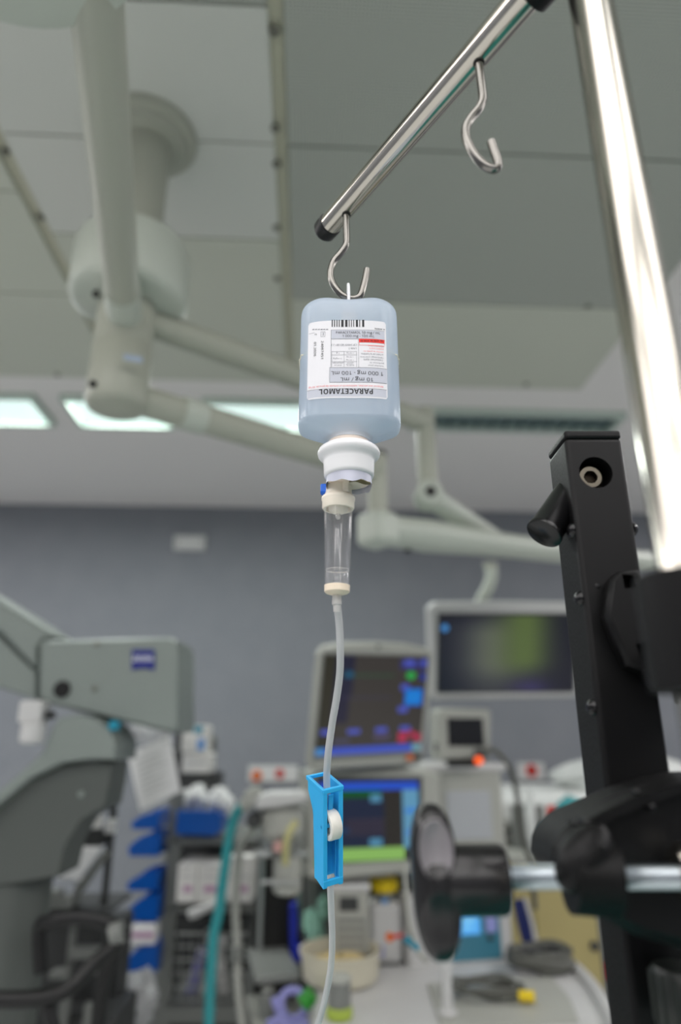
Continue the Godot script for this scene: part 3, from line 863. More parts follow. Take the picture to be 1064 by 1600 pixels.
	tube_at(hn, "grip", [PF(295, 1430, 2.38), PF(318, 1421, 2.38), PF(343, 1408, 2.38)], [0.012, 0.014, 0.014, 0.014, 0.015, 0.015, 0.014, 0.013, 0.012, 0.012, 0.012, 0.012, 0.012, 0.012, 0.012, 0.012, 0.011], M.device_white, 8, 14)
	tube_at(hn, "cable", [PF(343, 1408, 2.38), PF(356, 1404, 2.4), PF(370, 1420, 2.45), PF(376, 1480, 2.48)], 0.005, M.device_white)

func patient_image() -> Image:
	var im := Image.create(400, 320, false, Image.FORMAT_RGB8)
	im.fill(Color(0.27, 0.25, 0.235))
	im.fill_rect(Rect2i(0, 0, 60, 320), Color(0.20, 0.19, 0.13))
	im.fill_rect(Rect2i(45, 0, 70, 130), Color(0.13, 0.13, 0.24))
	im.fill_rect(Rect2i(45, 130, 60, 90), Color(0.14, 0.13, 0.24))
	for x in range(70, 270):
		var y := 64 + int(4.0 * sin(x * 0.5))
		im.fill_rect(Rect2i(x, y, 2, 3), Color(0.18, 0.42, 0.27))
		var y2 := 138 + int(3.0 * sin(x * 0.23))
		im.fill_rect(Rect2i(x, y2, 2, 2), Color(0.28, 0.27, 0.44))
	im.fill_rect(Rect2i(82, 52, 30, 22), Color(0.08, 0.38, 0.52))
	im.fill_rect(Rect2i(290, 14, 110, 30), Color(0.22, 0.22, 0.48))
	for q in [[305, 12, 44, 22], [372, 10, 26, 22], [300, 96, 34, 20], [296, 170, 38, 20], [12, 240, 38, 16], [110, 240, 46, 16], [215, 238, 44, 16], [310, 236, 40, 16]]:
		im.fill_rect(Rect2i(q[0], q[1], q[2], q[3]), Color(0.35, 0.40, 0.86))
	for y in 26:
		for x in 36:
			if Vector2((x - 18) / 18.0, (y - 13) / 13.0).length() < 1.0:
				im.set_pixel(318 + x, 52 + y, Color(0.18, 0.80, 0.36))
	im.fill_rect(Rect2i(376, 58, 22, 24), Color(0.12, 0.24, 0.72))
	for q in [[322, 114, 30, 50], [356, 114, 30, 50]]:
		im.fill_rect(Rect2i(q[0], q[1], q[2], q[3]), Color(0.05, 0.52, 1.0))
	im.fill_rect(Rect2i(318, 110, 72, 58), Color(0.03, 0.42, 0.92))
	for q in [[326, 116], [356, 116]]:
		im.fill_rect(Rect2i(q[0], q[1], 24, 46), Color(0.10, 0.62, 1.0))
	for q in [[305, 256, 36, 34], [346, 252, 20, 18], [366, 262, 30, 26]]:
		im.fill_rect(Rect2i(q[0], q[1], q[2], q[3]), Color(0.80, 0.20, 0.36))
	im.fill_rect(Rect2i(210, 258, 60, 18), Color(0.36, 0.32, 0.46))
	im.fill_rect(Rect2i(60, 272, 60, 12), Color(0.32, 0.32, 0.44))
	im.fill_rect(Rect2i(0, 298, 400, 22), Color(0.26, 0.38, 0.90))
	im.fill_rect(Rect2i(0, 298, 34, 22), Color(0.30, 0.62, 0.92))
	im.fill_rect(Rect2i(364, 296, 34, 24), Color(0.50, 0.72, 0.76))
	return im
func vent_image() -> Image:
	var im := Image.create(400, 320, false, Image.FORMAT_RGB8)
	im.fill(Color(0.20, 0.19, 0.175))
	im.fill_rect(Rect2i(60, 60, 200, 210), Color(0.14, 0.17, 0.27))
	im.fill_rect(Rect2i(110, 150, 150, 70), Color(0.22, 0.20, 0.27))
	im.fill_rect(Rect2i(0, 34, 250, 30), Color(0.06, 0.36, 0.14))
	im.fill_rect(Rect2i(0, 0, 400, 34), Color(0.17, 0.36, 0.86))
	im.fill_rect(Rect2i(335, 34, 65, 240), Color(0.42, 0.66, 0.80))
	im.fill_rect(Rect2i(345, 110, 45, 24), Color(0.30, 0.58, 0.90))
	im.fill_rect(Rect2i(345, 200, 45, 24), Color(0.36, 0.60, 0.86))
	im.fill_rect(Rect2i(0, 268, 340, 52), Color(0.60, 0.80, 0.42))
	for q in [[205, 52, 44, 32], [200, 232, 50, 30]]:
		im.fill_rect(Rect2i(q[0], q[1], q[2], q[3]), Color(0.36, 0.60, 0.74))
	for q in [[20, 130, 70, 16], [30, 190, 90, 14], [20, 240, 60, 14]]:
		im.fill_rect(Rect2i(q[0], q[1], q[2], q[3]), Color(0.12, 0.28, 0.44))
	return im
func cloudy_image() -> Image:
	var im := Image.create(480, 270, false, Image.FORMAT_RGB8)
	for y in 270:
		for x in 480:
			var u := x / 480.0
			var v := y / 270.0
			var c := Color(0.055, 0.06, 0.14)
			var g := exp(-pow((u - 0.63) / 0.20, 2.0)) * (1.0 - smoothstep(0.55, 0.95, v))
			var w := exp(-pow((u - 0.40) / 0.27, 2.0)) * smoothstep(-0.2, 0.3, v) * (1.0 - 0.5 * smoothstep(0.6, 1.0, v))
			var p := exp(-pow((u - 0.68) / 0.14, 2.0) - pow((v - 1.0) / 0.16, 2.0))
			c = c.lerp(Color(0.42, 0.44, 0.40), clampf(w, 0, 1) * 0.95)
			c = c.lerp(Color(0.38, 0.46, 0.24), clampf(g, 0, 1) * 0.95)
			c = c.lerp(Color(0.24, 0.21, 0.42), p * 0.9)
			im.set_pixel(x, y, c)
	for y in 28:
		for x in 28:
			if Vector2(x - 14, y - 14).length() < 13.0:
				im.set_pixel(2 + x, 30 + y, Color(0.30, 0.62, 0.92))
	return im

# a screen in a housing, in the frame of a thing: px = glass rectangle
func glass(parent: Node, root: Node3D, called: String, px: Array, zl: float, m: Material) -> MeshInstance3D:
	var t := gx(root)
	var xc: float = (px[0] + px[2]) / 2.0
	var yc: float = (px[1] + px[3]) / 2.0
	var w := LP(t, px[2], yc, zl).x - LP(t, px[0], yc, zl).x
	var h := LP(t, xc, px[1], zl).y - LP(t, xc, px[3], zl).y
	return put(parent, called, quad(w, h), m, t * Transform3D(Basis(), LP(t, xc, yc, zl)))

func anaesthesia() -> void:
	var f := 2.12
	var ty := deg_to_rad(10.0)
	var at := PF(640, 1450, f)
	at.y = 0
	var o := thing("anaesthesia_machine", "light grey anaesthesia machine with two screens and a white worktop", "anaesthesia machine", at, ty)
	var t := gx(o)
	# worktop
	var wt := []
	for q in [[498, 1512], [640, 1506], [850, 1494], [885, 1503], [918, 1532], [944, 1570], [968, 1620], [985, 1680], [474, 1690]]:
		var l := t.affine_inverse() * PY(q[0], q[1], 0.9)
		wt.append(Vector2(l.x, l.z))
	var wm := MB.new()
	wm.join(mprism(wt, 0.045, 0.008), Transform3D(Basis(Vector3.RIGHT, PI / 2), Vector3.ZERO))
	put(o, "worktop", wm.mesh(), M.device_white, t * Transform3D(Basis(), Vector3(0, 0.9 - 0.045, 0)))
	var ti := []
	for q in [[668, 1538], [862, 1528], [890, 1560], [905, 1598], [690, 1610]]:
		var l := t.affine_inverse() * PY(q[0], q[1], 0.902)
		ti.append(Vector2(l.x, l.z))
	var tm := MB.new()
	tm.join(mprism(ti, 0.006, 0.002), Transform3D(Basis(Vector3.RIGHT, PI / 2), Vector3.ZERO))
	var mat_ := put(o, "writing_tray", tm.mesh(), M.device_grey, t * Transform3D(Basis(), Vector3(0, 0.8995, 0)))
	mat_.set_meta("label", "grey inset tray")
	var rail := []
	for q in [[850, 1494], [885, 1503], [918, 1532], [944, 1570], [968, 1620], [985, 1680]]:
		rail.append(PY(q[0], q[1], 0.905))
	tube_at(o, "edge_rail", rail, 0.016, M.device_white, 6, 12)
	pbox(o, o, "cabinet", [480, 1560, 860, 1620], 0.0, 0.42, M.device_grey, 0.01, true)
	# tower
	var tower := pbox(o, o, "tower", [664, 1197, 791, 1402], -0.04, 0.3, M.device_grey, 0.015, true, 2)
	pbox(tower, o, "tower_lid", [662, 1193, 793, 1206], -0.03, 0.31, M.device_white, 0.01)
	pbox(tower, o, "tower_plate", [699, 1236, 768, 1312], -0.036, 0.006, mat("plate_grey", Color(0.70, 0.715, 0.73), 0.4), 0.002)
	var unit := pbox(o, o, "vaporiser_unit", [638, 1398, 801, 1520], 0.0, 0.09, M.device_white, 0.012, false, 2)
	pbox(unit, o, "front_panel", [694, 1414, 783, 1502], 0.004, 0.006, mat("panel_teal", Color(0.26, 0.50, 0.58), 0.35), 0.003)
	var lcd := Image.create(64, 48, false, Image.FORMAT_RGB8)
	lcd.fill(Color(0.36, 0.70, 0.98))
	lcd.fill_rect(Rect2i(0, 0, 6, 48), Color(0.24, 0.50, 0.95))
	lcd.fill_rect(Rect2i(14, 10, 40, 12), Color(0.52, 0.82, 1.0))
	lcd.fill_rect(Rect2i(14, 28, 34, 8), Color(0.48, 0.80, 1.0))
	glass(unit, o, "display_screen", [704, 1423, 750, 1461], 0.0065, screen("lcd", lcd, 1.15))
	pbox(unit, o, "key_strip", [759, 1424, 776, 1457], 0.0075, 0.004, mat("key_lilac", Color(0.62, 0.64, 0.88), 0.4), 0.002)
	pcyl(unit, o, "key", 767, 1466, 0.009, 4.0, 0.006, M.device_dark)
	# ventilator screen housing
	var hs := ppoly(o, o, "screen_housing", [[478, 1206], [500, 1201], [668, 1203], [690, 1210], [690, 1345], [680, 1362], [500, 1378], [478, 1370]], 0.02, 0.12, M.device_grey, 0.008)
	ppoly(hs, o, "screen_bezel", [[494, 1214], [660, 1214], [660, 1342], [494, 1352]], 0.024, 0.006, M.device_dark, 0.001)
	glass(hs, o, "ventilator_screen", [498, 1221, 656, 1344], 0.0255, screen("ventilator_picture", vent_image(), 0.9))
	pcyl(hs, o, "green_lamp", 499, 1349, 0.028, 6.0, 0.008, mat("lamp_green", Color(0.36, 0.74, 0.22), 0.4))
	pbox(o, o, "bracket", [478, 1360, 520, 1520], -0.18, 0.1, M.device_mid, 0.01)
	pbox(o, o, "lower_bay", [500, 1352, 640, 1400], -0.16, 0.16, M.device_dark, 0.01)
	pbox(o, o, "back_column", [500, 1390, 630, 1520], -0.22, 0.12, M.device_mid, 0.01)
	for q in [[404, 1290, 412, 1530], [462, 1300, 472, 1530]]:
		pbox(o, o, "side_rail", q, -0.2, 0.012, M.chrome_rail, 0.004)
	pbox(o, o, "side_shelf", [398, 1524, 470, 1536], 0.02, 0.25, M.device_mid, 0.004)
	pbox(o, o, "side_shelf", [398, 1608, 470, 1616], 0.06, 0.25, M.device_grey, 0.004)
	pbox(o, o, "side_back", [398, 1330, 500, 1600], -0.24, 0.012, M.dark_seam, 0.004)

	# patient monitor
	var pm := thing("patient_monitor", "grey patient monitor showing vital signs, on top of the anaesthesia machine", "monitor", PF(574, 1200, 2.02), deg_to_rad(22.0), "", deg_to_rad(14.0))
	var ph := ppoly(pm, pm, "housing", [[508, 1010], [540, 1005], [590, 1004], [640, 1007], [672, 1014], [679, 1022], [678, 1040], [664, 1186], [656, 1196], [560, 1202], [494, 1206], [485, 1200], [484, 1190], [499, 1022]], 0.0, 0.04, M.device_grey, 0.01)
	ppoly(ph, pm, "bezel", [[505, 1020], [671, 1024], [656, 1180], [489, 1190]], 0.004, 0.006, M.device_mid, 0.001)
	put_screen(ph, pm, "monitor_screen", [[507, 1023], [669, 1026], [657, 1172], [492, 1181]], 0.006, screen("vitals_picture", patient_image(), 0.75))
	pcyl(ph, pm, "sensor", 592, 1011, 0.003, 3.0, 0.004, M.device_dark)
	pbox(ph, pm, "orange_key", [636, 1180, 646, 1188], 0.007, 0.004, M.orange, 0.001)
	pbox(ph, pm, "dark_key", [648, 1180, 660, 1188], 0.007, 0.004, M.device_dark, 0.001)
	pbox(pm, pm, "foot", [520, 1194, 640, 1202], -0.02, 0.1, M.device_mid, 0.006)

	# wide monitor on the ceiling arm
	var wm2 := thing("wide_monitor", "white framed wide monitor with a murky green picture, hung from the ceiling arm", "monitor", PF(785, 1090, 2.35), deg_to_rad(-1.0), "", deg_to_rad(14.0))
	var wh := ppoly(wm2, wm2, "frame", [[678, 941], [800, 940], [908, 942], [914, 948], [906, 1084], [900, 1090], [680, 1094], [672, 1088], [668, 950]], 0.0, 0.05, M.device_white, 0.008)
	ppoly(wh, wm2, "bezel", [[684, 958], [903, 958], [898, 1082], [682, 1083]], 0.003, 0.004, M.device_dark, 0.0)
	put_screen(wh, wm2, "monitor_screen", [[688, 962], [899, 962], [895, 1079], [686, 1080]], 0.0045, screen("murky_picture", cloudy_image(), 0.85))
	tube_at(wm2, "neck", [PF(766, 884, 2.4), PF(768, 900, 2.4), PF(762, 920, 2.41), PF(752, 938, 2.42), PF(748, 960, 2.43)], 0.022, M.arm_pale, 6, 16)
	put(wm2, "neck_cap", cyl(0.026, 0.02, 0.004), M.arm_paint, Transform3D(Basis(), PF(766, 884, 2.4)))

	# small gas module screen
	var gm := thing("gas_monitor", "small grey gas monitor with a blank dark screen on the tower", "monitor", PF(726, 1192, 2.26), deg_to_rad(10.0))
	var gh := ppoly(gm, gm, "housing", [[690, 1106], [764, 1108], [768, 1114], [767, 1180], [762, 1186], [692, 1188], [686, 1182], [684, 1112]], 0.0, 0.09, M.device_grey, 0.008)
	pbox(gh, gm, "dark_screen", [700, 1122, 756, 1166], 0.003, 0.004, mat("blank_glass", Color(0.12, 0.125, 0.14), 0.25), 0.001)
	pbox(gm, gm, "foot", [706, 1184, 756, 1197], -0.02, 0.07, M.device_dark, 0.004)
	pbox(gh, gm, "cable_plug", [682, 1160, 688, 1176], -0.01, 0.02, M.device_dark, 0.002)
	var ol := thing("alarm_lamp", "small round glowing orange lamp on the tower top", "lamp", PF(748, 1195, 2.12), -yaw)
	put(ol, "lens", lathe([Vector2(0, 0.018), Vector2(0.008, 0.016), Vector2(0.012, 0.009), Vector2(0.012, 0.0), Vector2(0, 0.0)], 20), glow("lamp_orange", Color(1.0, 0.36, 0.06), 1.1), gx(ol) * Transform3D(Basis(Vector3.RIGHT, PI / 2), Vector3(0, 0.012, 0)))
	put(ol, "socket", rbox(Vector3(0.09, 0.022, 0.03), 0.004), M.deep_black, gx(ol) * Transform3D(Basis(), Vector3(-0.045, 0.005, -0.018)))

func put_screen(parent: Node, root: Node3D, called: String, px: Array, zl: float, m: Material) -> void:   # glass whose four corners are given, clockwise from the upper left
	var t := gx(root)
	var c := []
	for q in px:
		c.append(LP(t, q[0], q[1], zl))
	var mid: Vector3 = (c[0] + c[1] + c[2] + c[3]) / 4.0
	var b := grid(6, 6, func(u: float, v: float) -> Vector3: return c[0].lerp(c[1], u).lerp(c[3].lerp(c[2], u), v) - mid)
	for j in b.n.size():
		b.n[j] = Vector3(0, 0, 1)
	var g := MB.new()
	g.v = b.v
	g.n = b.n
	g.u = b.u
	for j in range(0, b.i.size(), 3):
		g.t(b.i[j], b.i[j + 1], b.i[j + 2])
	put(parent, called, g.mesh(), m, t * Transform3D(Basis(), mid))

func right_side() -> void:
	# trolley with white bedding
	var f := 3.2
	var b := thing("hospital_bed", "hospital bed made up with white bedding behind the machine tower", "bed", Vector3(PF(870, 1300, f).x + 0.35, 0, PF(870, 1300, f).z - 0.25), 0.0)
	var t := gx(b)
	var top := PF(870, 1215, f).y
	put(b, "mattress", rbox(Vector3(1.5, 0.14, 0.7), 0.05, 3), M.bedding, t * Transform3D(Basis(), Vector3(0.05, top - 0.13, 0)))
	put(b, "pillow", mblob(Vector3(0.36, 0.10, 0.24), 7, 0.25, 1.2, 32, 18).mesh(), M.bedding, t * Transform3D(Basis(), Vector3(0.1, top - 0.01, 0.05)))
	put(b, "frame", rbox(Vector3(1.5, 0.06, 0.66), 0.01), M.device_mid, t * Transform3D(Basis(), Vector3(0.05, top - 0.24, 0)))
	for x in [-0.6, 0.7]:
		for z in [-0.28, 0.28]:
			put(b, "leg", rbox(Vector3(0.05, top - 0.24, 0.05), 0.006), M.device_mid, t * Transform3D(Basis(), Vector3(x, (top - 0.24) / 2, z)))
	pbox(b, b, "side_rail", [800, 1336, 872, 1348], 0.37, 0.02, M.chrome_rail, 0.006)
	# beige cabinet
	var c := thing("beige_cabinet", "beige lacquered cabinet behind the worktop, with a dark round lock", "cabinet", Vector3(PF(900, 1480, 2.75).x, 0, PF(900, 1480, 2.75).z), -yaw)
	pbox(c, c, "body", [800, 1352, 952, 1600], -0.015, 0.24, M.beige, 0.006, true)
	pbox(c, c, "door", [842, 1360, 938, 1600], 0.0, 0.014, M.beige, 0.004, true)
	pbox(c, c, "edge_profile", [939, 1354, 958, 1600], 0.004, 0.03, M.device_mid, 0.004, true)
	pcyl(c, c, "lock", 930, 1479, 0.012, 7.0, 0.012, M.device_dark)
	pbox(c, c, "red_tag", [950, 1504, 958, 1532], 0.016, 0.01, M.red, 0.003)
	# shelf of small things on the cabinet, in front of the bed
	var k := thing("instrument_shelf", "grey instrument shelf on the beige cabinet, holding teal and red packs", "shelf", Vector3(PF(850, 1340, 2.76).x, PF(850, 1350, 2.76).y, PF(850, 1340, 2.76).z), -yaw)
	pbox(k, k, "top", [796, 1338, 940, 1350], 0.0, 0.2, M.device_grey, 0.004)
	pbox(k, k, "upright_panel", [803, 1258, 852, 1338], -0.17, 0.03, M.device_mid, 0.004)
	var kt := gx(k)
	for q in [["teal_pack", "bright teal pouch on the instrument shelf beside the black clamp", [845, 1286, 888, 1338], M.teal, 0.0], ["drape_pack", "dull teal folded drape at the back of the instrument shelf", [872, 1254, 926, 1338], M.teal_hose, -0.13], ["red_pack", "red capped vial standing on the instrument shelf", [858, 1266, 879, 1338], M.red, -0.075], ["grey_pack", "pale grey wrapped pack on the instrument shelf beside the grey upright panel", [822, 1236, 846, 1338], M.bedding, 0.0]]:
		var px: Array = q[2]
		var w := thing(q[0], q[1], "pack", kt * Vector3(LP(kt, (px[0] + px[2]) / 2.0, px[3], q[4] - 0.03).x, LP(kt, 868, 1338, 0.0).y + 0.005, q[4] - 0.03), -yaw)
		var a := LP(kt, px[0], px[1], q[4])
		var d := LP(kt, px[2], px[3], q[4])
		if q[0] == "red_pack":
			put(w, "vial", cyl((d.x - a.x) / 2.2, (a.y - d.y) * 0.7, 0.004, 20), M.device_grey, gx(w) * Transform3D(Basis(), Vector3(0, (a.y - d.y) * 0.35, 0)))
			put(w, "cap", cyl((d.x - a.x) / 2.0, (a.y - d.y) * 0.28, 0.004, 20), M.red, gx(w) * Transform3D(Basis(), Vector3(0, (a.y - d.y) * 0.84, 0)))
		else:
			put(w, "pouch", mblob(Vector3((d.x - a.x) / 2 * 1.08, (a.y - d.y) / 2 * 0.98, 0.028), px[0], 0.25, 2.5).mesh(), q[3], gx(w) * Transform3D(Basis(), Vector3(0, (a.y - d.y) / 2, 0)))
			put(w, "seal", rbox(Vector3((d.x - a.x) * 0.8, 0.01, 0.012), 0.003), M.device_white, gx(w) * Transform3D(Basis(), Vector3(0, (a.y - d.y) * 0.9, 0)))
	# cables and strap
	var cb := thing("power_cable", "dark grey cable looping from the tower top down to the instrument shelf", "cable", PF(756, 1192, 2.18))
	tube_at(cb, "sheath", pts_f([[752, 1176, 2.24], [772, 1172, 2.26], [794, 1196, 2.26], [806, 1232, 2.32], [812, 1275, 2.36], [820, 1320, 2.40], [830, 1350, 2.46], [836, 1420, 2.5]]), 0.009, M.cable_grey, 8, 10)
	tube_at(cb, "plug", pts_f([[742, 1177, 2.24], [754, 1176, 2.24]]), 0.013, M.device_dark, 1, 12)
	var st := thing("blue_strap", "navy blue flat strap hanging aslant beside the machine", "strap", PF(818, 1450, 2.25), -yaw)
	ppoly(st, st, "band", [[800, 1407], [818, 1404], [828, 1440], [838, 1488], [822, 1492], [810, 1450]], 0.0, 0.006, M.navy, 0.001)
	ppoly(st, st, "edge_strip", [[818, 1404], [823, 1403], [834, 1440], [845, 1488], [838, 1490], [828, 1440]], -0.001, 0.005, M.device_white, 0.001)

func coil(root: Node3D, called: String, c: Vector3, rx: float, rz: float, turns: int, rad: float, m: Material, seed_: int) -> void:
	var r := RandomNumberGenerator.new()
	r.seed = seed_
	var pts := []
	for k in turns * 12 + 1:
		var an := TAU * k / 12.0
		var s := 1.0 + 0.16 * sin(k * 0.37 + seed_)
		pts.append(c + Vector3(cos(an) * rx * s, rad + rad * 1.3 * (k / 12.0) / 1.3 + 0.004 * sin(k * 1.7), sin(an) * rz * s))
	tube_at(root, called, pts, rad, m, 4, 8)

func clutter() -> void:
	var H := 0.9
	# yellow-lidded white bottle
	var p := PY(602, 1508, H)
	var o := thing("disinfectant_bottle", "white square bottle with a yellow screw lid on the worktop", "bottle", p + Vector3(0, 0.001, 0), -yaw)
	pbox(o, o, "body", [579, 1412, 627, 1508], 0.0, 0.09, M.device_white, 0.014, false, 3)
	pv_cyl(o, o, "neck", [588, 1392, 618, 1414], -0.01, M.device_mid, 0.004)
	pv_cyl(o, o, "lid", [579, 1374, 624, 1397], -0.0, M.yellow, 0.006)
	pbox(o, o, "blue_mark", [596, 1404, 606, 1412], 0.001, 0.003, M.blue_print, 0.001)
	pbox(o, o, "printed_label", [590, 1478, 600, 1496], 0.002, 0.003, M.lilac, 0.001)
	var tp := thing("three_way_tap", "small plastic stopcock with orange, red and blue ends before the white bottle", "stopcock", PF(610, 1465, 2.02), -yaw)
	pcyl(tp, tp, "orange_cap", 609, 1466, 0.02, 6.0, 0.02, M.orange)
	tube_at(tp, "red_arm", pts_f([[612, 1464, 2.0], [630, 1461, 2.0]]), 0.005, M.red, 1, 10)
	tube_at(tp, "blue_arm", pts_f([[632, 1466, 2.0], [644, 1474, 2.0], [654, 1482, 2.0]]), 0.009, M.teal, 3, 10)
	tube_at(tp, "thin_line", pts_f([[632, 1352, 2.06], [634, 1380, 2.04], [640, 1440, 2.0], [652, 1482, 2.0], [668, 1502, 1.98]]), 0.007, M.device_grey, 6, 10)
	# suction unit behind the tube
	var s := thing("suction_unit", "grey suction unit with a small dark window beside the white bottle", "device", PF(548, 1492, 2.06), -yaw)
	var sb := pbox(s, s, "body", [517, 1384, 577, 1494], 0.0, 0.1, M.device_grey, 0.012, false, 2)
	pbox(sb, s, "window", [530, 1402, 560, 1424], 0.003, 0.005, M.device_dark, 0.002)
	pbox(sb, s, "lid", [513, 1382, 579, 1394], 0.006, 0.11, M.device_white, 0.006)
	for k in 4:
		pbox(sb, s, "rib", [526, 1436 + k * 13, 572, 1441 + k * 13], 0.003, 0.005, M.device_mid, 0.001)
	# round tub
	p = PY(532, 1556, H + 0.0015)
	var tb := thing("plastic_tub", "wide translucent cream plastic tub on the worktop", "tub", p - fh * -0.11, -yaw)
	put(tb, "wall", lathe([Vector2(0, 0.001), Vector2(0.088, 0.001), Vector2(0.098, 0.01), Vector2(0.104, 0.064), Vector2(0.108, 0.066), Vector2(0.108, 0.072), Vector2(0.100, 0.072), Vector2(0.094, 0.014), Vector2(0, 0.008)], 40), mat("tub_cream", Color(0.86, 0.84, 0.76, 0.85), 0.4, 0.0, {"transparency": BaseMaterial3D.TRANSPARENCY_ALPHA}), gx(tb))
	put(tb, "contents", mblob(Vector3(0.085, 0.02, 0.085), 77, 0.4, 3.0).mesh(), mat("gauze", Color(0.80, 0.72, 0.52), 0.9), gx(tb) * Transform3D(Basis(), Vector3(0, 0.035, 0)))
	p = PY(530, 1590, H + 0.0015)
	var jr := thing("specimen_jar", "small grey jar with a lime green base on the worktop", "jar", p, -yaw)
	put(jr, "base_ring", cyl(0.030, 0.022, 0.003), M.lime, gx(jr) * Transform3D(Basis(), Vector3(0, 0.011, 0)))
	put(jr, "body", cyl(0.026, 0.05, 0.003), M.device_mid, gx(jr) * Transform3D(Basis(), Vector3(0, 0.046, 0)))
	put(jr, "lid", cyl(0.028, 0.012, 0.003), M.device_grey, gx(jr) * Transform3D(Basis(), Vector3(0, 0.076, 0)))
	# cable coils
	p = PY(762, 1553, H + 0.01)
	var c1 := thing("cable_coil", "grey cable coil with a yellow plug lying in the tray", "cable", p)
	coil(c1, "cable", p, 0.075, 0.045, 3, 0.006, M.cable_grey, 3)
	tube_at(c1, "plug", [p + Vector3(0.06, 0.012, 0.055), p + Vector3(0.095, 0.012, 0.062)], 0.012, M.yellow, 1, 12)
	p = PY(846, 1514, H + 0.003)
	var c2 := thing("hose_coil", "dark grey hose coil lying behind the worktop tray", "hose", p)
	coil(c2, "hose", p, 0.075, 0.05, 3, 0.011, M.cable_grey, 8)
	coil(c2, "inner_hose", p + Vector3(0, 0.012, 0), 0.045, 0.03, 2, 0.009, M.device_dark, 12)
	p = PY(700, 1585, H + 0.0065)
	var pc := thing("spatula_stand", "pale plastic handle standing on the worktop under the clamp knob", "handle", p, -yaw)
	put(pc, "stem", mtube([Vector3.ZERO, Vector3(0, 0.09, 0)], 0.012, 14).mesh(), M.device_white, gx(pc) * Transform3D(Basis(), Vector3(0, 0.004, 0)))
	put(pc, "foot", cyl(0.022, 0.008, 0.002), M.device_white, gx(pc) * Transform3D(Basis(), Vector3(0, 0.004, 0)))
	put(pc, "head", rbox(Vector3(0.03, 0.05, 0.014), 0.005, 2), M.device_white, gx(pc) * Transform3D(Basis(), Vector3(0, 0.11, 0)))
	# grey breathing canister with hoses
	var f := 1.97
	var ca := thing("absorber_canister", "grey canister with a white lid on the machine's side arm", "canister", PF(438, 1330, f), -yaw)
	ppoly(ca, ca, "lid", [[400, 1244], [420, 1237], [470, 1236], [480, 1242], [479, 1256], [430, 1264], [402, 1266], [395, 1258]], 0.03, 0.08, M.device_white, 0.008)
	pv_cyl(ca, ca, "bowl", [402, 1262, 474, 1318], 0.02, M.device_grey, 0.02)
	pv_cyl(ca, ca, "neck", [416, 1316, 468, 1340], 0.0, M.device_mid, 0.006)
	pv_cyl(ca, ca, "valve", [424, 1340, 470, 1402], 0.0, M.device_grey, 0.01)
	pcyl(ca, ca, "pink_port", 434, 1324, 0.05, 8.0, 0.03, mat("port_pink", Color(0.80, 0.62, 0.60), 0.5))
	tube_at(ca, "yellow_line", pts_f([[462, 1285, 1.92], [452, 1300, 1.90], [447, 1320, 1.90], [446, 1350, 1.92]]), 0.009, mat("line_yellow", Color(0.74, 0.72, 0.50), 0.5), 6, 10)
	pcyl(ca, ca, "socket_ring", 395, 1246, 0.02, 15.0, 0.06, M.device_grey, 0.006)
	pcyl(ca, ca, "dark_socket", 396, 1282, 0.01, 12.0, 0.05, M.device_dark, 0.006)
	pbox(ca, ca, "arm", [400, 1330, 480, 1340], -0.02, 0.04, M.chrome_rail, 0.004)
	pbox(ca, ca, "arm", [405, 1376, 470, 1382], 0.02, 0.02, M.chrome_rail, 0.004)
	var h1 := thing("teal_hose", "teal corrugated breathing hose hanging from the grey canister", "hose", PF(380, 1262, 1.98))
	var pts := spline(pts_f([[386, 1257, 1.98], [376, 1262, 2.0], [366, 1280, 2.02], [358, 1310, 2.03], [353, 1345, 2.03], [347, 1385, 2.03], [343, 1420, 2.03], [334, 1462, 2.03], [331, 1500, 2.03], [328, 1550, 2.03], [325, 1640, 2.03]]), 10)
	var rr := []
	for k in pts.size():
		rr.append(0.0138 + 0.0011 * sin(k * 1.9))
	tube_at(h1, "hose", pts, rr, M.teal_hose, 1, 14)
	put(h1, "cuff", mtube([PF(390, 1253, 1.98) - PF(380, 1262, 1.98), PF(380, 1260, 1.985) - PF(380, 1262, 1.98)], 0.019, 16).mesh(), M.device_grey, gx(h1))
	var h2 := thing("white_hose", "off-white breathing hose hanging beside the teal hose", "hose", PF(385, 1300, 2.06))
	tube_at(h2, "hose", pts_f([[394, 1300, 2.04], [384, 1304, 2.06], [375, 1322, 2.08], [371, 1360, 2.1], [368, 1420, 2.1], [370, 1470, 2.1], [371, 1520, 2.1], [374, 1560, 2.08], [384, 1640, 2.06]]), 0.0115, M.device_grey, 8, 12)
	put(h2, "connector", mtube([Vector3.ZERO, Vector3(0.001, -0.035, 0)], 0.018, 16).mesh(), M.device_mid, Transform3D(Basis(), PF(370, 1478, 2.1)))
	# blue bag and mint cloth
	var bg := thing("blue_bag", "royal blue plastic bag hanging under the grey canister", "bag", PF(466, 1462, 2.2), -yaw)
	ppoly(bg, bg, "bag", [[452, 1414], [464, 1409], [466, 1440], [464, 1470], [480, 1496], [510, 1492], [514, 1502], [490, 1506], [470, 1508], [454, 1502], [452, 1460]], 0.0, 0.03, M.royal_blue, 0.006)
	ppoly(bg, bg, "fold", [[464, 1478], [486, 1470], [512, 1494], [482, 1506], [462, 1500]], 0.012, 0.012, M.royal_blue, 0.003)
	var mc := thing("mint_cloth", "mint green crumpled cloth tucked behind the blue bag", "cloth", PF(490, 1450, 2.19), -yaw)
	put(mc, "cloth", mblob(Vector3(0.028, 0.05, 0.02), 31, 0.5, 3.0).mesh(), M.mint, gx(mc) * Transform3D(Basis(Vector3.BACK, 0.3), Vector3.ZERO))
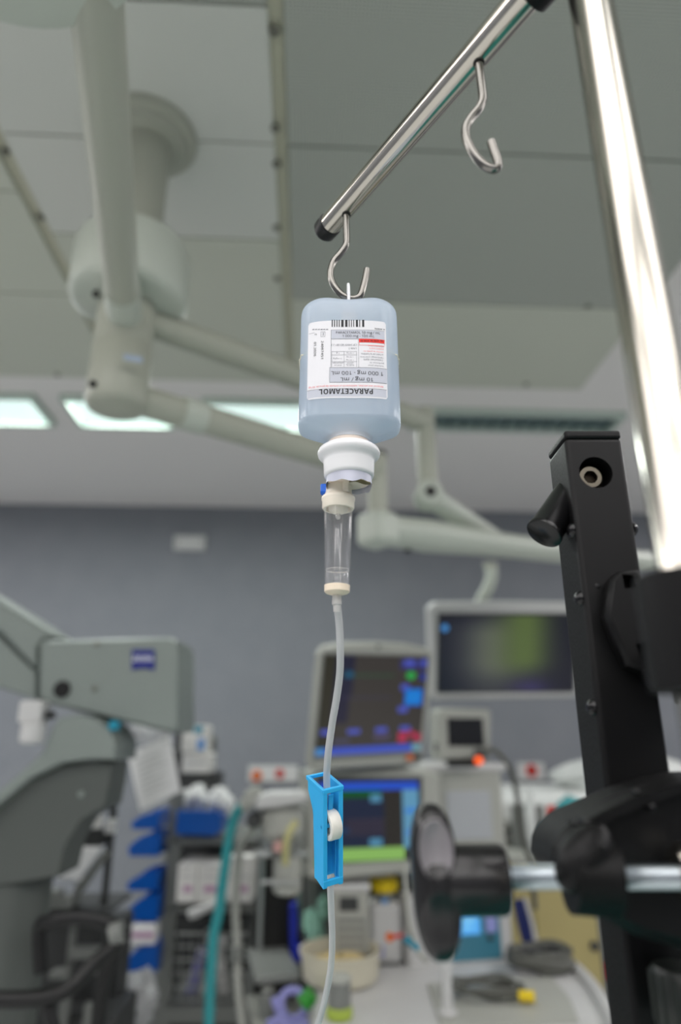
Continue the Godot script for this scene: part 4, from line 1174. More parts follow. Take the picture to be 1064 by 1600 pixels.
	put(mc, "corner", mblob(Vector3(0.02, 0.03, 0.015), 32, 0.5, 3.0, 14, 8).mesh(), M.mint, gx(mc) * Transform3D(Basis(), Vector3(0.03, 0.05, -0.01)))
	# purple tubing with green cap, grey cylinder
	var pu := thing("lilac_tubing", "lilac tubing bundle with a green cap on the lower side shelf", "tubing", PF(455, 1592, 1.95))
	tube_at(pu, "loop", pts_f([[428, 1560, 1.97], [440, 1585, 1.95], [462, 1592, 1.94], [478, 1575, 1.95], [470, 1552, 1.97], [452, 1548, 1.98], [440, 1562, 1.97], [446, 1590, 1.95], [470, 1612, 1.93]]), 0.010, M.lilac, 8, 10)
	tube_at(pu, "loop", pts_f([[420, 1602, 1.94], [440, 1594, 1.93], [458, 1606, 1.92], [482, 1598, 1.92]]), 0.012, M.lilac, 8, 10)
	tube_at(pu, "green_cap", pts_f([[473, 1568, 1.9], [489, 1552, 1.9]]), 0.020, M.green, 1, 16)
	var gc := thing("oxygen_flask", "slim grey flask with a rounded top on the lower side shelf", "flask", PF(418, 1600, 2.05), -yaw)
	pv_cyl(gc, gc, "body", [405, 1552, 430, 1604], 0.02, M.device_mid, 0.01)
	pv_cyl(gc, gc, "cap", [408, 1541, 427, 1553], 0.014, M.device_grey, 0.008)

	# left equipment stand with white trays, behind the microscope
	f = 2.0
	var e := thing("equipment_stand", "thin grey equipment stand with tilted white tray behind the microscope", "stand", Vector3(PF(150, 1400, f).x, 0, PF(150, 1400, f).z), -yaw)
	pbox(e, e, "post", [158, 1180, 168, 1600], 0.0, 0.02, M.device_dark, 0.004, true)
	pbox(e, e, "post", [104, 1380, 114, 1600], 0.0, 0.02, M.device_mid, 0.004, true)
	ppoly(e, e, "bracket", [[112, 1300], [165, 1294], [158, 1322], [108, 1324]], 0.02, 0.05, M.device_dark, 0.004)
	ppoly(e, e, "tray", [[101, 1324], [156, 1325], [150, 1335], [125, 1368], [122, 1377], [90, 1374], [93, 1355]], 0.05, 0.03, M.paper, 0.006)
	ppoly(e, e, "strut", [[160, 1330], [168, 1336], [122, 1400], [112, 1404], [116, 1388]], 0.03, 0.03, M.device_mid, 0.004)
	pbox(e, e, "dark_backing", [58, 1434, 186, 1600], -0.12, 0.1, M.device_dark, 0.006, true)  # added dark backing box, in place of the dark clutter behind the tube
	pbox(e, e, "foot", [70, 1590, 180, 1606], 0.02, 0.2, M.device_dark, 0.01, true)
	ppoly(e, e, "paper_holder", [[118, 1284], [140, 1262], [158, 1256], [156, 1294], [116, 1296]], 0.03, 0.02, M.carton, 0.003)
	pbox(e, e, "white_clip", [163, 1281, 178, 1303], 0.03, 0.03, M.device_white, 0.004)
	for q in [[60, 1393, 90, 1422], [88, 1402, 110, 1422]]:
		pbox(e, e, "connector", q, 0.06, 0.05, M.device_mid, 0.006)
	pbox(e, e, "shelf", [62, 1422, 170, 1430], 0.06, 0.2, M.device_dark, 0.004)
	for q in [[74, 1520, 104, 1532], [108, 1484, 152, 1500], [148, 1500, 162, 1525]]:
		pbox(e, e, "fitting", q, 0.06, 0.05, M.device_mid, 0.005)
	ppoly(e, e, "lower_strut", [[22, 1538], [52, 1512], [62, 1520], [30, 1552], [10, 1556]], 0.1, 0.03, M.device_mid, 0.004)
	for q in [[90, 1560, 104, 1610], [128, 1570, 152, 1610]]:
		pbox(e, e, "lower_post", q, 0.04, 0.03, M.device_mid, 0.005)
	var bc := thing("black_tube_frame", "black curved tube handle looping in front of the microscope column", "handle", PF(100, 1500, 1.5))
	tube_at(bc, "tube", pts_f([[64, 1520, 1.62], [62, 1450, 1.62], [80, 1440, 1.6], [120, 1434, 1.58], [165, 1440, 1.55], [190, 1456, 1.52], [180, 1476, 1.5], [150, 1502, 1.48], [120, 1535, 1.46], [92, 1552, 1.45], [50, 1560, 1.44], [0, 1562, 1.44], [-60, 1560, 1.45]]), 0.0145, M.cable_black, 8, 12)
	tube_at(bc, "joint", pts_f([[174, 1462, 1.5], [192, 1455, 1.5]]), 0.02, M.device_mid, 1, 12)
	tube_at(bc, "strut", pts_f([[176, 1475, 1.52], [160, 1540, 1.54], [150, 1640, 1.55]]), 0.014, M.cable_black, 4, 10)
	tube_at(bc, "strut", pts_f([[68, 1556, 1.46], [82, 1600, 1.46], [90, 1660, 1.46]]), 0.012, M.cable_black, 4, 10)
	# clear hanging lines and bags at the foot of the rack
	var cw := thing("wrapped_kit", "clear wrapped kit hanging below the blue bins", "packs", PF(215, 1560, 2.3), -yaw)
	put(cw, "pouch", mblob(Vector3(0.055, 0.075, 0.03), 91, 0.45, 3.0).mesh(), M.tubing, gx(cw))
	var cx := thing("wrapped_roll", "small clear wrapped roll hanging beside the larger wrapped kit", "packs", PF(172, 1585, 2.28), -yaw)
	put(cx, "pouch", mblob(Vector3(0.04, 0.06, 0.03), 92, 0.45, 3.0).mesh(), M.tubing, gx(cx))
	put(cx, "seal", rbox(Vector3(0.05, 0.01, 0.01), 0.003), M.paper, gx(cx) * Transform3D(Basis(), Vector3(0, 0.056, 0)))
	put(cw, "card", rbox(Vector3(0.06, 0.05, 0.004), 0.001), M.paper, gx(cw) * Transform3D(Basis(Vector3.BACK, 0.4), Vector3(0.02, 0.01, -0.02)))

var arm_dir: Vector3
var hook1: Vector3
var hook2: Vector3
var pole_xz: Vector3

func hook_path(root: Vector3, plane_f: float, px: Array) -> Array:
	var w := []
	for q in px:
		w.append(PF(q[0], q[1], plane_f))
	w[0] = root
	return w

func stand() -> void:
	hook1 = PF(541, 334, 0.379)
	hook2 = PY(748, 97, hook1.y)
	arm_dir = (hook2 - hook1).normalized()
	var R := 0.0082
	var axis0 := hook1 + Vector3(0, R * 0.9, 0)
	# the pole stands where the arm's line meets its bearing
	var d := ray(957, 200)
	d.y = 0
	var n := Vector3(d.z, 0, -d.x)
	var k := (eye - axis0).dot(n) / arm_dir.dot(n)
	var joint := axis0 + arm_dir * k
	var pd := (joint - eye).dot(fc)
	var pr: float = 35.0 / F * (PF(957, 200, (joint - eye).dot(fh)) - eye).dot(fc)
	pole_xz = joint
	var o := thing("infusion_stand", "polished steel infusion pole with a slanting hook arm", "infusion stand", Vector3(joint.x, 0.86, joint.z))
	put(o, "pole", lathe([Vector2(0, 0.0), Vector2(pr - 0.001, 0.0), Vector2(pr, 0.001), Vector2(pr, joint.y - 0.86 + 0.03), Vector2(pr - 0.003, joint.y - 0.86 + 0.036), Vector2(0, joint.y - 0.86 + 0.037)], 64), M.steel, Transform3D(Basis(), Vector3(joint.x, 0.86, joint.z)))
	var e0 := axis0 - arm_dir * 0.0255
	var xf := Transform3D(Basis(Quaternion(Vector3.UP, arm_dir)), e0)
	var L := (joint - e0).length()
	put(o, "arm", lathe([Vector2(R, 0.0), Vector2(R, L)], 48), M.steel, xf)
	put(o, "end_cap", lathe([Vector2(0, -0.0075), Vector2(0.0068, -0.0072), Vector2(0.0088, -0.0045), Vector2(0.0090, 0.004), Vector2(0.0084, 0.0045)], 32), M.black_cap, xf)
	put(o, "collar", lathe([Vector2(0.012, L - 0.03), Vector2(0.012, L)], 32), M.black_plastic, xf)
	var hp := hook_path(hook1 + Vector3(0, 0.001, 0), 0.379, [[541, 334], [541, 352], [541.5, 372], [540, 384], [531, 397], [521, 409], [516.5, 424], [518, 438], [526, 452], [538, 463], [552, 467], [562, 463], [567, 450], [571, 434], [573.5, 421]])
	var k1 := tube_at(o, "hook", hp, 0.0024, M.hook_steel, 6, 16)
	tube_at(k1, "hook_base", [hook1 + Vector3(0, 0.002, 0), hook1 - Vector3(0, 0.0015, 0)], 0.0031, M.dark_seam, 1, 16)
	var f2 := (hook2 - eye).dot(fh)
	var up := PF(748, 97, f2)
	var hq := hook_path(hook2 + Vector3(0, 0.001, 0), f2, [[748, 97], [750.5, 120], [753, 140], [754, 156], [748, 170], [737, 183], [728.5, 198], [728, 214], [734, 230], [744, 246], [756, 258], [769, 264], [777.5, 261], [777, 250], [772, 236], [767.5, 222]])
	# the second hook is turned a little about its shank, so that its tip comes forward
	for j in hq.size():
		var q: Vector3 = hq[j]
		var side := (q - hook2).dot(rt)
		hq[j] = q
	var k2 := tube_at(o, "hook", hq, 0.0024, M.hook_steel, 6, 16)
	tube_at(k2, "hook_base", [hook2 + Vector3(0, 0.002, 0), hook2 - Vector3(0, 0.0015, 0)], 0.0031, M.dark_seam, 1, 16)

func clamps() -> void:
	# operating table under the stand, below the picture, whose teal drape shows in the steel
	var tb := thing("operating_table", "operating table under a teal drape below the infusion stand", "table", Vector3(0.42, 0, -0.35))
	var tt := gx(tb)
	put(tb, "top", rbox(Vector3(0.78, 0.08, 1.7), 0.02, 2), M.device_dark, tt * Transform3D(Basis(), Vector3(0, 0.77, 0)))
	put(tb, "drape", rbox(Vector3(0.84, 0.045, 1.76), 0.02, 2), M.drape, tt * Transform3D(Basis(), Vector3(0, 0.8325, 0)))
	put(tb, "pedestal", rbox(Vector3(0.36, 0.73, 0.5), 0.02, 2), M.device_mid, tt * Transform3D(Basis(), Vector3(0, 0.365, 0)))
	# black upright bar
	var f := 0.345
	var p := PF(931, 900, f)
	var o := thing("mounting_bar", "thick black mounting bar with a recessed socket screw near its top", "mounting bar", Vector3(p.x, 0.86, p.z), -yaw)
	var t := gx(o)
	var a := LP(t, 887, 720, 0.0)
	var b := LP(t, 977, 720, 0.0)
	var w := b.x - a.x
	var top := LP(t, 920, 684, 0.0).y
	var dep := 0.032
	# bar with a bored recess
	var cs := CSGCombiner3D.new()
	var hole := LP(t, 931, 738, 0.0)
	var xc := (a.x + b.x) / 2
	var bar := CSGMesh3D.new()
	bar.mesh = rbox(Vector3(w, top, dep), 0.0026, 3)
	cs.add_child(bar)
	bar.position = Vector3(xc, top / 2, -dep / 2)
	var bore := CSGCylinder3D.new()
	bore.operation = CSGShape3D.OPERATION_SUBTRACTION
	bore.radius = 0.0093
	bore.height = 0.03
	bore.sides = 40
	bore.rotation = Vector3(PI / 2, 0, 0)
	bore.position = Vector3(hole.x, hole.y, -0.0)
	cs.add_child(bore)
	put_csg(o, "bar", cs, M.black_plastic, t)
	# lid line on the top: a thin cap plate
	put(o, "top_plate", rbox(Vector3(w, 0.0052, dep), 0.0018, 3), M.black_plastic, t * Transform3D(Basis(), Vector3(xc, top + 0.0024, -dep / 2)))
	var sc := put(o, "socket_screw", lathe([Vector2(0.0036, 0.0010), Vector2(0.0038, 0.004), Vector2(0.0062, 0.004), Vector2(0.0073, 0.0030), Vector2(0.0073, -0.004), Vector2(0, -0.004)], 32), M.screw_steel, t * Transform3D(Basis(Vector3.RIGHT, PI / 2), hole + Vector3(-0.0012, -0.0008, -0.009)))
	put(sc, "hex_socket", lathe([Vector2(0, 0.0006), Vector2(0.0038, 0.0006), Vector2(0.0041, 0.0042)], 6, 10.0), mat("socket_dark", Color(0.16, 0.12, 0.06), 0.5, 0.6), t * Transform3D(Basis(Vector3.RIGHT, PI / 2), hole + Vector3(-0.0012, -0.0008, -0.009)))
	# peg out of the side of the bar
	var g0 := PF(893, 770, f + 0.02)
	var g1 := PF(851, 832, f + 0.012)
	var gd := (g1 - g0)
	put(o, "peg", lathe([Vector2(0.0092, 0), Vector2(0.0096, 0.004), Vector2(0.0096, gd.length() - 0.002), Vector2(0.0103, gd.length() - 0.001), Vector2(0.0103, gd.length() + 0.001), Vector2(0.0095, gd.length() + 0.0015), Vector2(0, gd.length() + 0.0015)], 40), M.black_gloss, Transform3D(Basis(Quaternion(Vector3.UP, gd.normalized())), g0))
	for q in [[881, 828], [893, 935], [998, 826], [906, 1105]]:
		var bz := LP(t, q[0], q[1], -0.004)
		put(o, "side_button", mlathe([Vector2(0, 0.0032), Vector2(0.002, 0.003), Vector2(0.0036, 0.0018), Vector2(0.0042, 0), Vector2(0, 0)], 20).mesh(), M.black_gloss, t * Transform3D(Basis(Vector3.BACK, PI / 2 if q[0] < 950 else -PI / 2) , Vector3(a.x if q[0] < 950 else b.x, bz.y, -0.005)))
	pcyl(o, o, "pin", 935, 915, 0.0008, 4.5, 0.003, M.black_gloss)
	# pole holder: black block round the pole, with two slots
	var po := thing("pole_holder", "black slotted holder block gripping the steel pole", "clamp", PF(1010, 1000, 0.333), -yaw)
	var pt := gx(po)
	var blk := CSGCombiner3D.new()
	var ol := []
	for q in [[957, 905], [968, 892], [1000, 889], [1006, 912], [1030, 905], [1064, 899], [1110, 896], [1150, 905], [1150, 1092], [1064, 1078], [1030, 1080], [1010, 1050], [985, 1040], [966, 1000], [950, 960]]:
		var l := LP(pt, q[0], q[1], 0.0)
		ol.append(Vector2(l.x, l.y))
	var solid := CSGMesh3D.new()
	solid.mesh = mprism(ol, 0.012, 0.0015).mesh()
	blk.add_child(solid)
	for q in [[[972, 897], [990, 899], [992, 918], [976, 920]], [[993, 1006], [1012, 1002], [1017, 1038], [1006, 1040]]]:
		var cut := CSGMesh3D.new()
		var cl := []
		for c in q:
			var l := LP(pt, c[0], c[1], 0.0)
			cl.append(Vector2(l.x, l.y))
		cut.mesh = mprism(cl, 0.012).mesh()
		cut.position.z = 0.004
		cut.operation = CSGShape3D.OPERATION_SUBTRACTION
		blk.add_child(cut)
	put_csg(po, "block", blk, M.black_plastic, pt)
	var py0 := PF(1075, 898, (pole_xz - eye).dot(fh)).y
	var py1 := PF(1095, 1082, (pole_xz - eye).dot(fh)).y
	put(po, "collar", lathe([Vector2(0.009, py1), Vector2(0.0155, py1), Vector2(0.0165, py1 + 0.001), Vector2(0.0165, py0 - 0.001), Vector2(0.0155, py0), Vector2(0.009, py0)], 40), M.black_plastic, Transform3D(Basis(), Vector3(pole_xz.x, 0, pole_xz.z)))
	var br0 := Vector3(pole_xz.x, (py0 + py1) / 2, pole_xz.z)
	var br1 := pt * LP(pt, 1060, 990, -0.006)
	br1.y = br0.y
	var bd := br1 - br0
	put(po, "bridge", rbox(Vector3(0.014, (py0 - py1) * 0.9, bd.length() - 0.008), 0.002, 2), M.black_plastic, Transform3D(Basis(Vector3.UP, atan2(bd.x, bd.z)), (br0 + br1) / 2 + bd.normalized() * 0.004))
	# screw clamp with winged knob
	var fk := 0.285
	var cl2 := thing("screw_clamp", "black screw clamp with a winged knob on a bare threaded rod", "clamp", PF(915, 1400, fk), -yaw)
	var ct := gx(cl2)
	ppoly(cl2, cl2, "jaw", [[866, 1352], [868, 1326], [880, 1302], [902, 1282], [940, 1266], [990, 1244], [1040, 1226], [1090, 1214], [1140, 1212], [1140, 1520], [1090, 1492], [1040, 1478], [1000, 1466], [962, 1446], [930, 1424], [900, 1398], [878, 1376]], -0.014, 0.04, M.black_plastic, 0.004)
	ppoly(cl2, cl2, "jaw_rim", [[904, 1290], [948, 1268], [996, 1247], [1044, 1231], [1094, 1219], [1140, 1217], [1140, 1231], [1094, 1233], [1048, 1244], [1000, 1261], [954, 1284], [914, 1306]], -0.007, 0.02, M.black_plastic, 0.0035)
	var bs0 := PF(890, 1366, fk)
	var bs1 := PF(958, 1372, fk)
	put(cl2, "boss", mtube([bs0 - bs1, Vector3.ZERO], 0.0135, 36).mesh(), M.black_plastic, Transform3D(Basis(), bs1))
	var q0 := PF(884, 1322, fk - 0.004)
	put(cl2, "boss_shoulder", mblob(Vector3(0.0095, 0.014, 0.009), 5, 0.05, 1.0, 28, 16).mesh(), M.black_plastic, Transform3D(Basis(Vector3.BACK, -0.7), q0 + (bs1 - bs0) * 0.4 - Vector3(0, 0.004, 0)))
	for q in [[902, 1288], [945, 1304 - 10], [997, 1238]]:
		pcyl(cl2, cl2, "rivet", q[0], q[1], -0.0045, 4.5, 0.004, M.black_gloss, 0.001)
	for q in [[920, 1286], [943, 1323], [1022, 1262]]:
		pcyl(cl2, cl2, "rivet", q[0], q[1], -0.004 if q[1] < 1300 else 0.013, 5.5, 0.01, M.black_gloss, 0.001)
	# threaded rod
	var r0 := PF(770, 1370, fk)
	var r1 := PF(1150, 1370, fk)
	var rl := (r1 - r0).length()
	var prof := [Vector2(0, 0)]
	var turns := int(rl / 0.00125)
	for k in turns:
		prof.append(Vector2(0.0046, k * 0.00125))
		prof.append(Vector2(0.0041, k * 0.00125 + 0.0006))
	prof.append(Vector2(0, turns * 0.00125))
	put(cl2, "threaded_rod", lathe(prof, 28, 20.0), M.zinc, Transform3D(Basis(Quaternion(Vector3.UP, (r1 - r0).normalized())), r0))
	put(cl2, "nut", lathe([Vector2(0.004, -0.005), Vector2(0.009, -0.005), Vector2(0.0105, -0.004), Vector2(0.0105, 0.004), Vector2(0.009, 0.005), Vector2(0.004, 0.005)], 6, 10.0), M.steel, Transform3D(Basis(Quaternion(Vector3.UP, (r1 - r0).normalized())), PF(1076, 1362, fk)))
	# knob: hub and wings
	var k0 := PF(692, 1375, fk)
	var k1 := PF(790, 1374, fk)
	var kd := (k1 - k0)
	var KR := 0.0123
	var kn := put(cl2, "knob_hub", lathe([Vector2(0, 0), Vector2(KR * 0.96, 0), Vector2(KR, 0.002), Vector2(KR, kd.length() - 0.0015), Vector2(KR * 0.93, kd.length()), Vector2(0, kd.length())], 48), M.knob_plastic, Transform3D(Basis(Quaternion(Vector3.UP, kd.normalized())), k0))
	var top_ := PF(670, 1254, fk)
	var bot := PF(690, 1502, fk)
	var len_ := (top_ - bot).length()
	var up := (top_ - bot).normalized()
	var wing := grid(64, 60, func(u: float, v: float) -> Vector3:
		var s := clampf(v, 0.0, 1.0) * 2.0 - 1.0
		var prof_ := pow(maxf(0.0, 1.0 - pow(absf(s), 3.2)), 0.45)
		var th := u * TAU
		var cx := cos(th)
		var cz := sin(th)
		var x: float = signf(cx) * pow(absf(cx), 0.75) * 0.0089 * prof_
		var z: float = signf(cz) * pow(absf(cz), 0.75) * 0.0125 * prof_
		var y := -s * len_ / 2.0
		# finger scoop in the upper half of the side that faces out
		if cz > 0.0:
			z -= 0.0050 * maxf(0.0, 1.0 - pow(x / 0.0068, 2.0) - pow((s + 0.43) / 0.33, 2.0))
			z -= 0.0022 * maxf(0.0, 1.0 - pow(x / 0.0078, 2.0) - pow((s - 0.45) / 0.36, 2.0))
		return Vector3(x, y, z))
	put(kn, "knob_wings", wing.mesh(), M.knob_plastic, Transform3D(Basis(up.cross(-fh).normalized(), up, up.cross(-fh).normalized().cross(up)), (top_ + bot) / 2))
	var wb := Basis(up.cross(-fh).normalized(), up, up.cross(-fh).normalized().cross(up))
	put(kn, "finger_inset", lathe([Vector2(0, -0.0036), Vector2(0.35, -0.0033), Vector2(0.65, -0.0022), Vector2(0.88, -0.0008), Vector2(1.0, 0.0003), Vector2(1.02, -0.0006)], 40, 60.0), M.inset_grey, Transform3D(wb, (top_ + bot) / 2 + up * (len_ * 0.5 * 0.43) + wb.z * 0.0119) * Transform3D(Basis(Vector3(0.0064, 0, 0), Vector3(0, 0, 1), Vector3(0, -0.0106, 0)), Vector3.ZERO))
	# small lower knob at the picture's edge
	var lk := thing("locking_knob", "dark ribbed locking knob low on the black mounting bar", "knob", PF(1062, 1560, 0.33), -yaw)
	put(lk, "grip", mlathe([Vector2(0, -0.012), Vector2(0.009, -0.012), Vector2(0.0105, -0.01), Vector2(0.0105, 0.01), Vector2(0.009, 0.012), Vector2(0, 0.012)], 28).mesh(), mat("knob_green", Color(0.14, 0.16, 0.145), 0.4), gx(lk))
	for k in 12:
		var an := TAU * k / 12
		put(lk, "rib", rbox(Vector3(0.0016, 0.019, 0.0016), 0.0004), M.knob_green, gx(lk) * Transform3D(Basis(), Vector3(cos(an) * 0.0106, 0, sin(an) * 0.0106)))

func font(weight := 400) -> Font:
	var f := SystemFont.new()
	f.font_names = PackedStringArray(["Droid Sans"])
	f.font_weight = weight
	return f

# ---------------------------------------------------------------- the bottle
const BF := 0.379
var BA := 0.0324                           # half width
const BB := 0.0185                         # half depth
const BN := 3.4
var bt: Transform3D                       # frame of the bottle: origin at its neck, z towards the camera

func front_z(x: float) -> float:
	return BB * pow(maxf(0.0, 1.0 - pow(absf(x) / BA, BN)), 1.0 / BN)
func lab(px: float, py: float) -> Vector2:  # pixel to label coordinates, on the bulging front
	var q := LP(bt, px, py, BB)
	for k in 3:
		q = LP(bt, px, py, front_z(q.x))
	return Vector2(q.x, q.y)
func patch(x0: float, y0: float, x1: float, y1: float, off: float, round_ := 0.0, b: MB = null) -> MB:   # px rectangle laid on the bottle's front
	if b == null:
		b = MB.new()
	var A := lab(x0, (y0 + y1) / 2)
	var B := lab(x1, (y0 + y1) / 2)
	var xm := (x0 + x1) / 2
	var T := lab(xm, y0).y
	var Bo := lab(xm, y1).y
	var n := maxi(1, int((B.x - A.x) / 0.0016))
	if round_ > 0.0:
		n = maxi(n, 60)
	var prev := []
	for k in n + 1:
		var x := lerpf(A.x, B.x, float(k) / n)
		var cut := 0.0
		var dx := minf(x - A.x, B.x - x)
		if dx < round_:
			cut = round_ - sqrt(maxf(0.0, round_ * round_ - (round_ - dx) * (round_ - dx)))
		var nn := Vector3(front_z(x - 0.0003) - front_z(x + 0.0003), 0, 0.0006).normalized()
		var base := Vector3(x, 0, front_z(x)) + nn * off
		var cur := [b.p(base + Vector3(0, T - cut, 0), nn), b.p(base + Vector3(0, Bo + cut, 0), nn)]
		if prev:
			b.q(prev[0], cur[0], cur[1], prev[1])
		prev = cur
	return b
func words(b: MB, s: String, cx: float, cy: float, wpx: float, hpx: float, off: float, turn := 0.0, bold := false) -> void:   # print centred on a pixel; w and h are the size on the label along the text
	var tm := TextMesh.new()
	tm.text = s
	tm.font = font(700 if bold else 400)
	tm.font_size = 24
	tm.pixel_size = 0.001
	tm.depth = 0.0
	tm.curve_step = 2.0
	var arr := tm.get_mesh_arrays()
	var v: PackedVector3Array = arr[Mesh.ARRAY_VERTEX]
	var ix: PackedInt32Array = arr[Mesh.ARRAY_INDEX]
	var lo := v[0]
	var hi := v[0]
	for q in v:
		lo = lo.min(q)
		hi = hi.max(q)
	var c := lab(cx, cy)
	var mmx := lab(cx + 5, cy).x - lab(cx - 5, cy).x
	var mmy := lab(cx, cy - 5).y - lab(cx, cy + 5).y
	var k := b.v.size()
	var quarter := absf(sin(turn)) > 0.5
	var sx := wpx * (mmy if quarter else mmx) / 10.0 / (hi.x - lo.x)
	var sy := hpx * (mmx if quarter else mmy) / 10.0 / (hi.y - lo.y)
	for q in v:
		var l := Vector2((q.x - (lo.x + hi.x) / 2) * sx, (q.y - (lo.y + hi.y) / 2) * sy).rotated(turn) + c
		var nn := Vector3(front_z(l.x - 0.0003) - front_z(l.x + 0.0003), 0, 0.0006).normalized()
		b.p(Vector3(l.x, l.y, front_z(l.x)) + nn * off, nn)
	if ix.size() == 0:
		for j in range(0, v.size(), 3):
			b.t(k + j, k + j + 1, k + j + 2)
	for j in range(0, ix.size(), 3):
		b.t(k + ix[j], k + ix[j + 1], k + ix[j + 2])

func bottle_rings(from_y: float, to_y: float, shrink: float, secs: Array) -> MB:
	var b := MB.new()
	var rings := []
	var nseg := 96
	var ys := []
	for s in secs:
		if s[0] >= from_y and s[0] <= to_y:
			ys.append(s)
	var pos := []
	for s in ys:
		var r := []
		for k in nseg + 1:
			var an := TAU * k / nseg
			var n: float = s[3]
			var c := cos(an)
			var e := sin(an)
			var x: float = signf(c) * pow(absf(c), 2.0 / n) * maxf(0.0001, s[1] - shrink)
			var z: float = signf(e) * pow(absf(e), 2.0 / n) * maxf(0.0001, s[2] - shrink)
			var y: float = s[0]
			y += s[4] * (0.0016 * exp(-pow((absf(x) - 0.018) / 0.008, 2.0)) - 0.0012 * exp(-pow(x / 0.007, 2.0)))
			r.append(Vector3(x, y, z))
		pos.append(r)
	for j in pos.size():
		var r := []
		for k in nseg + 1:
			var kp := (k + 1) % nseg
			var km := (k - 1 + nseg) % nseg
			var du: Vector3 = pos[j][kp] - pos[j][km]
			var dv: Vector3 = pos[mini(j + 1, pos.size() - 1)][k] - pos[maxi(j - 1, 0)][k]
			var nn := dv.cross(du).normalized()
			if nn.dot(Vector3(pos[j][k].x, 0, pos[j][k].z)) < 0 and absf(nn.y) < 0.95:
				nn = -nn
			if absf(nn.y) >= 0.95:
				nn = Vector3(0, 1.0 if j > pos.size() / 2 else -1.0, 0)
			r.append(b.p(pos[j][k], nn))
		rings.append(r)
	for j in pos.size() - 1:
		for k in nseg:
			b.q(rings[j][k], rings[j][k + 1], rings[j + 1][k + 1], rings[j + 1][k])
	for e in [0, pos.size() - 1]:
		var mid := Vector3(0, pos[e][nseg / 4].y, 0)
		var nn := Vector3(0, -1.0 if e == 0 else 1.0, 0)
		var c := b.p(mid, nn)
		var ids := []
		for k in nseg + 1:
			ids.append(b.p(pos[e][k], nn))
		for k in nseg:
			b.t(c, ids[k], ids[k + 1])
	return b

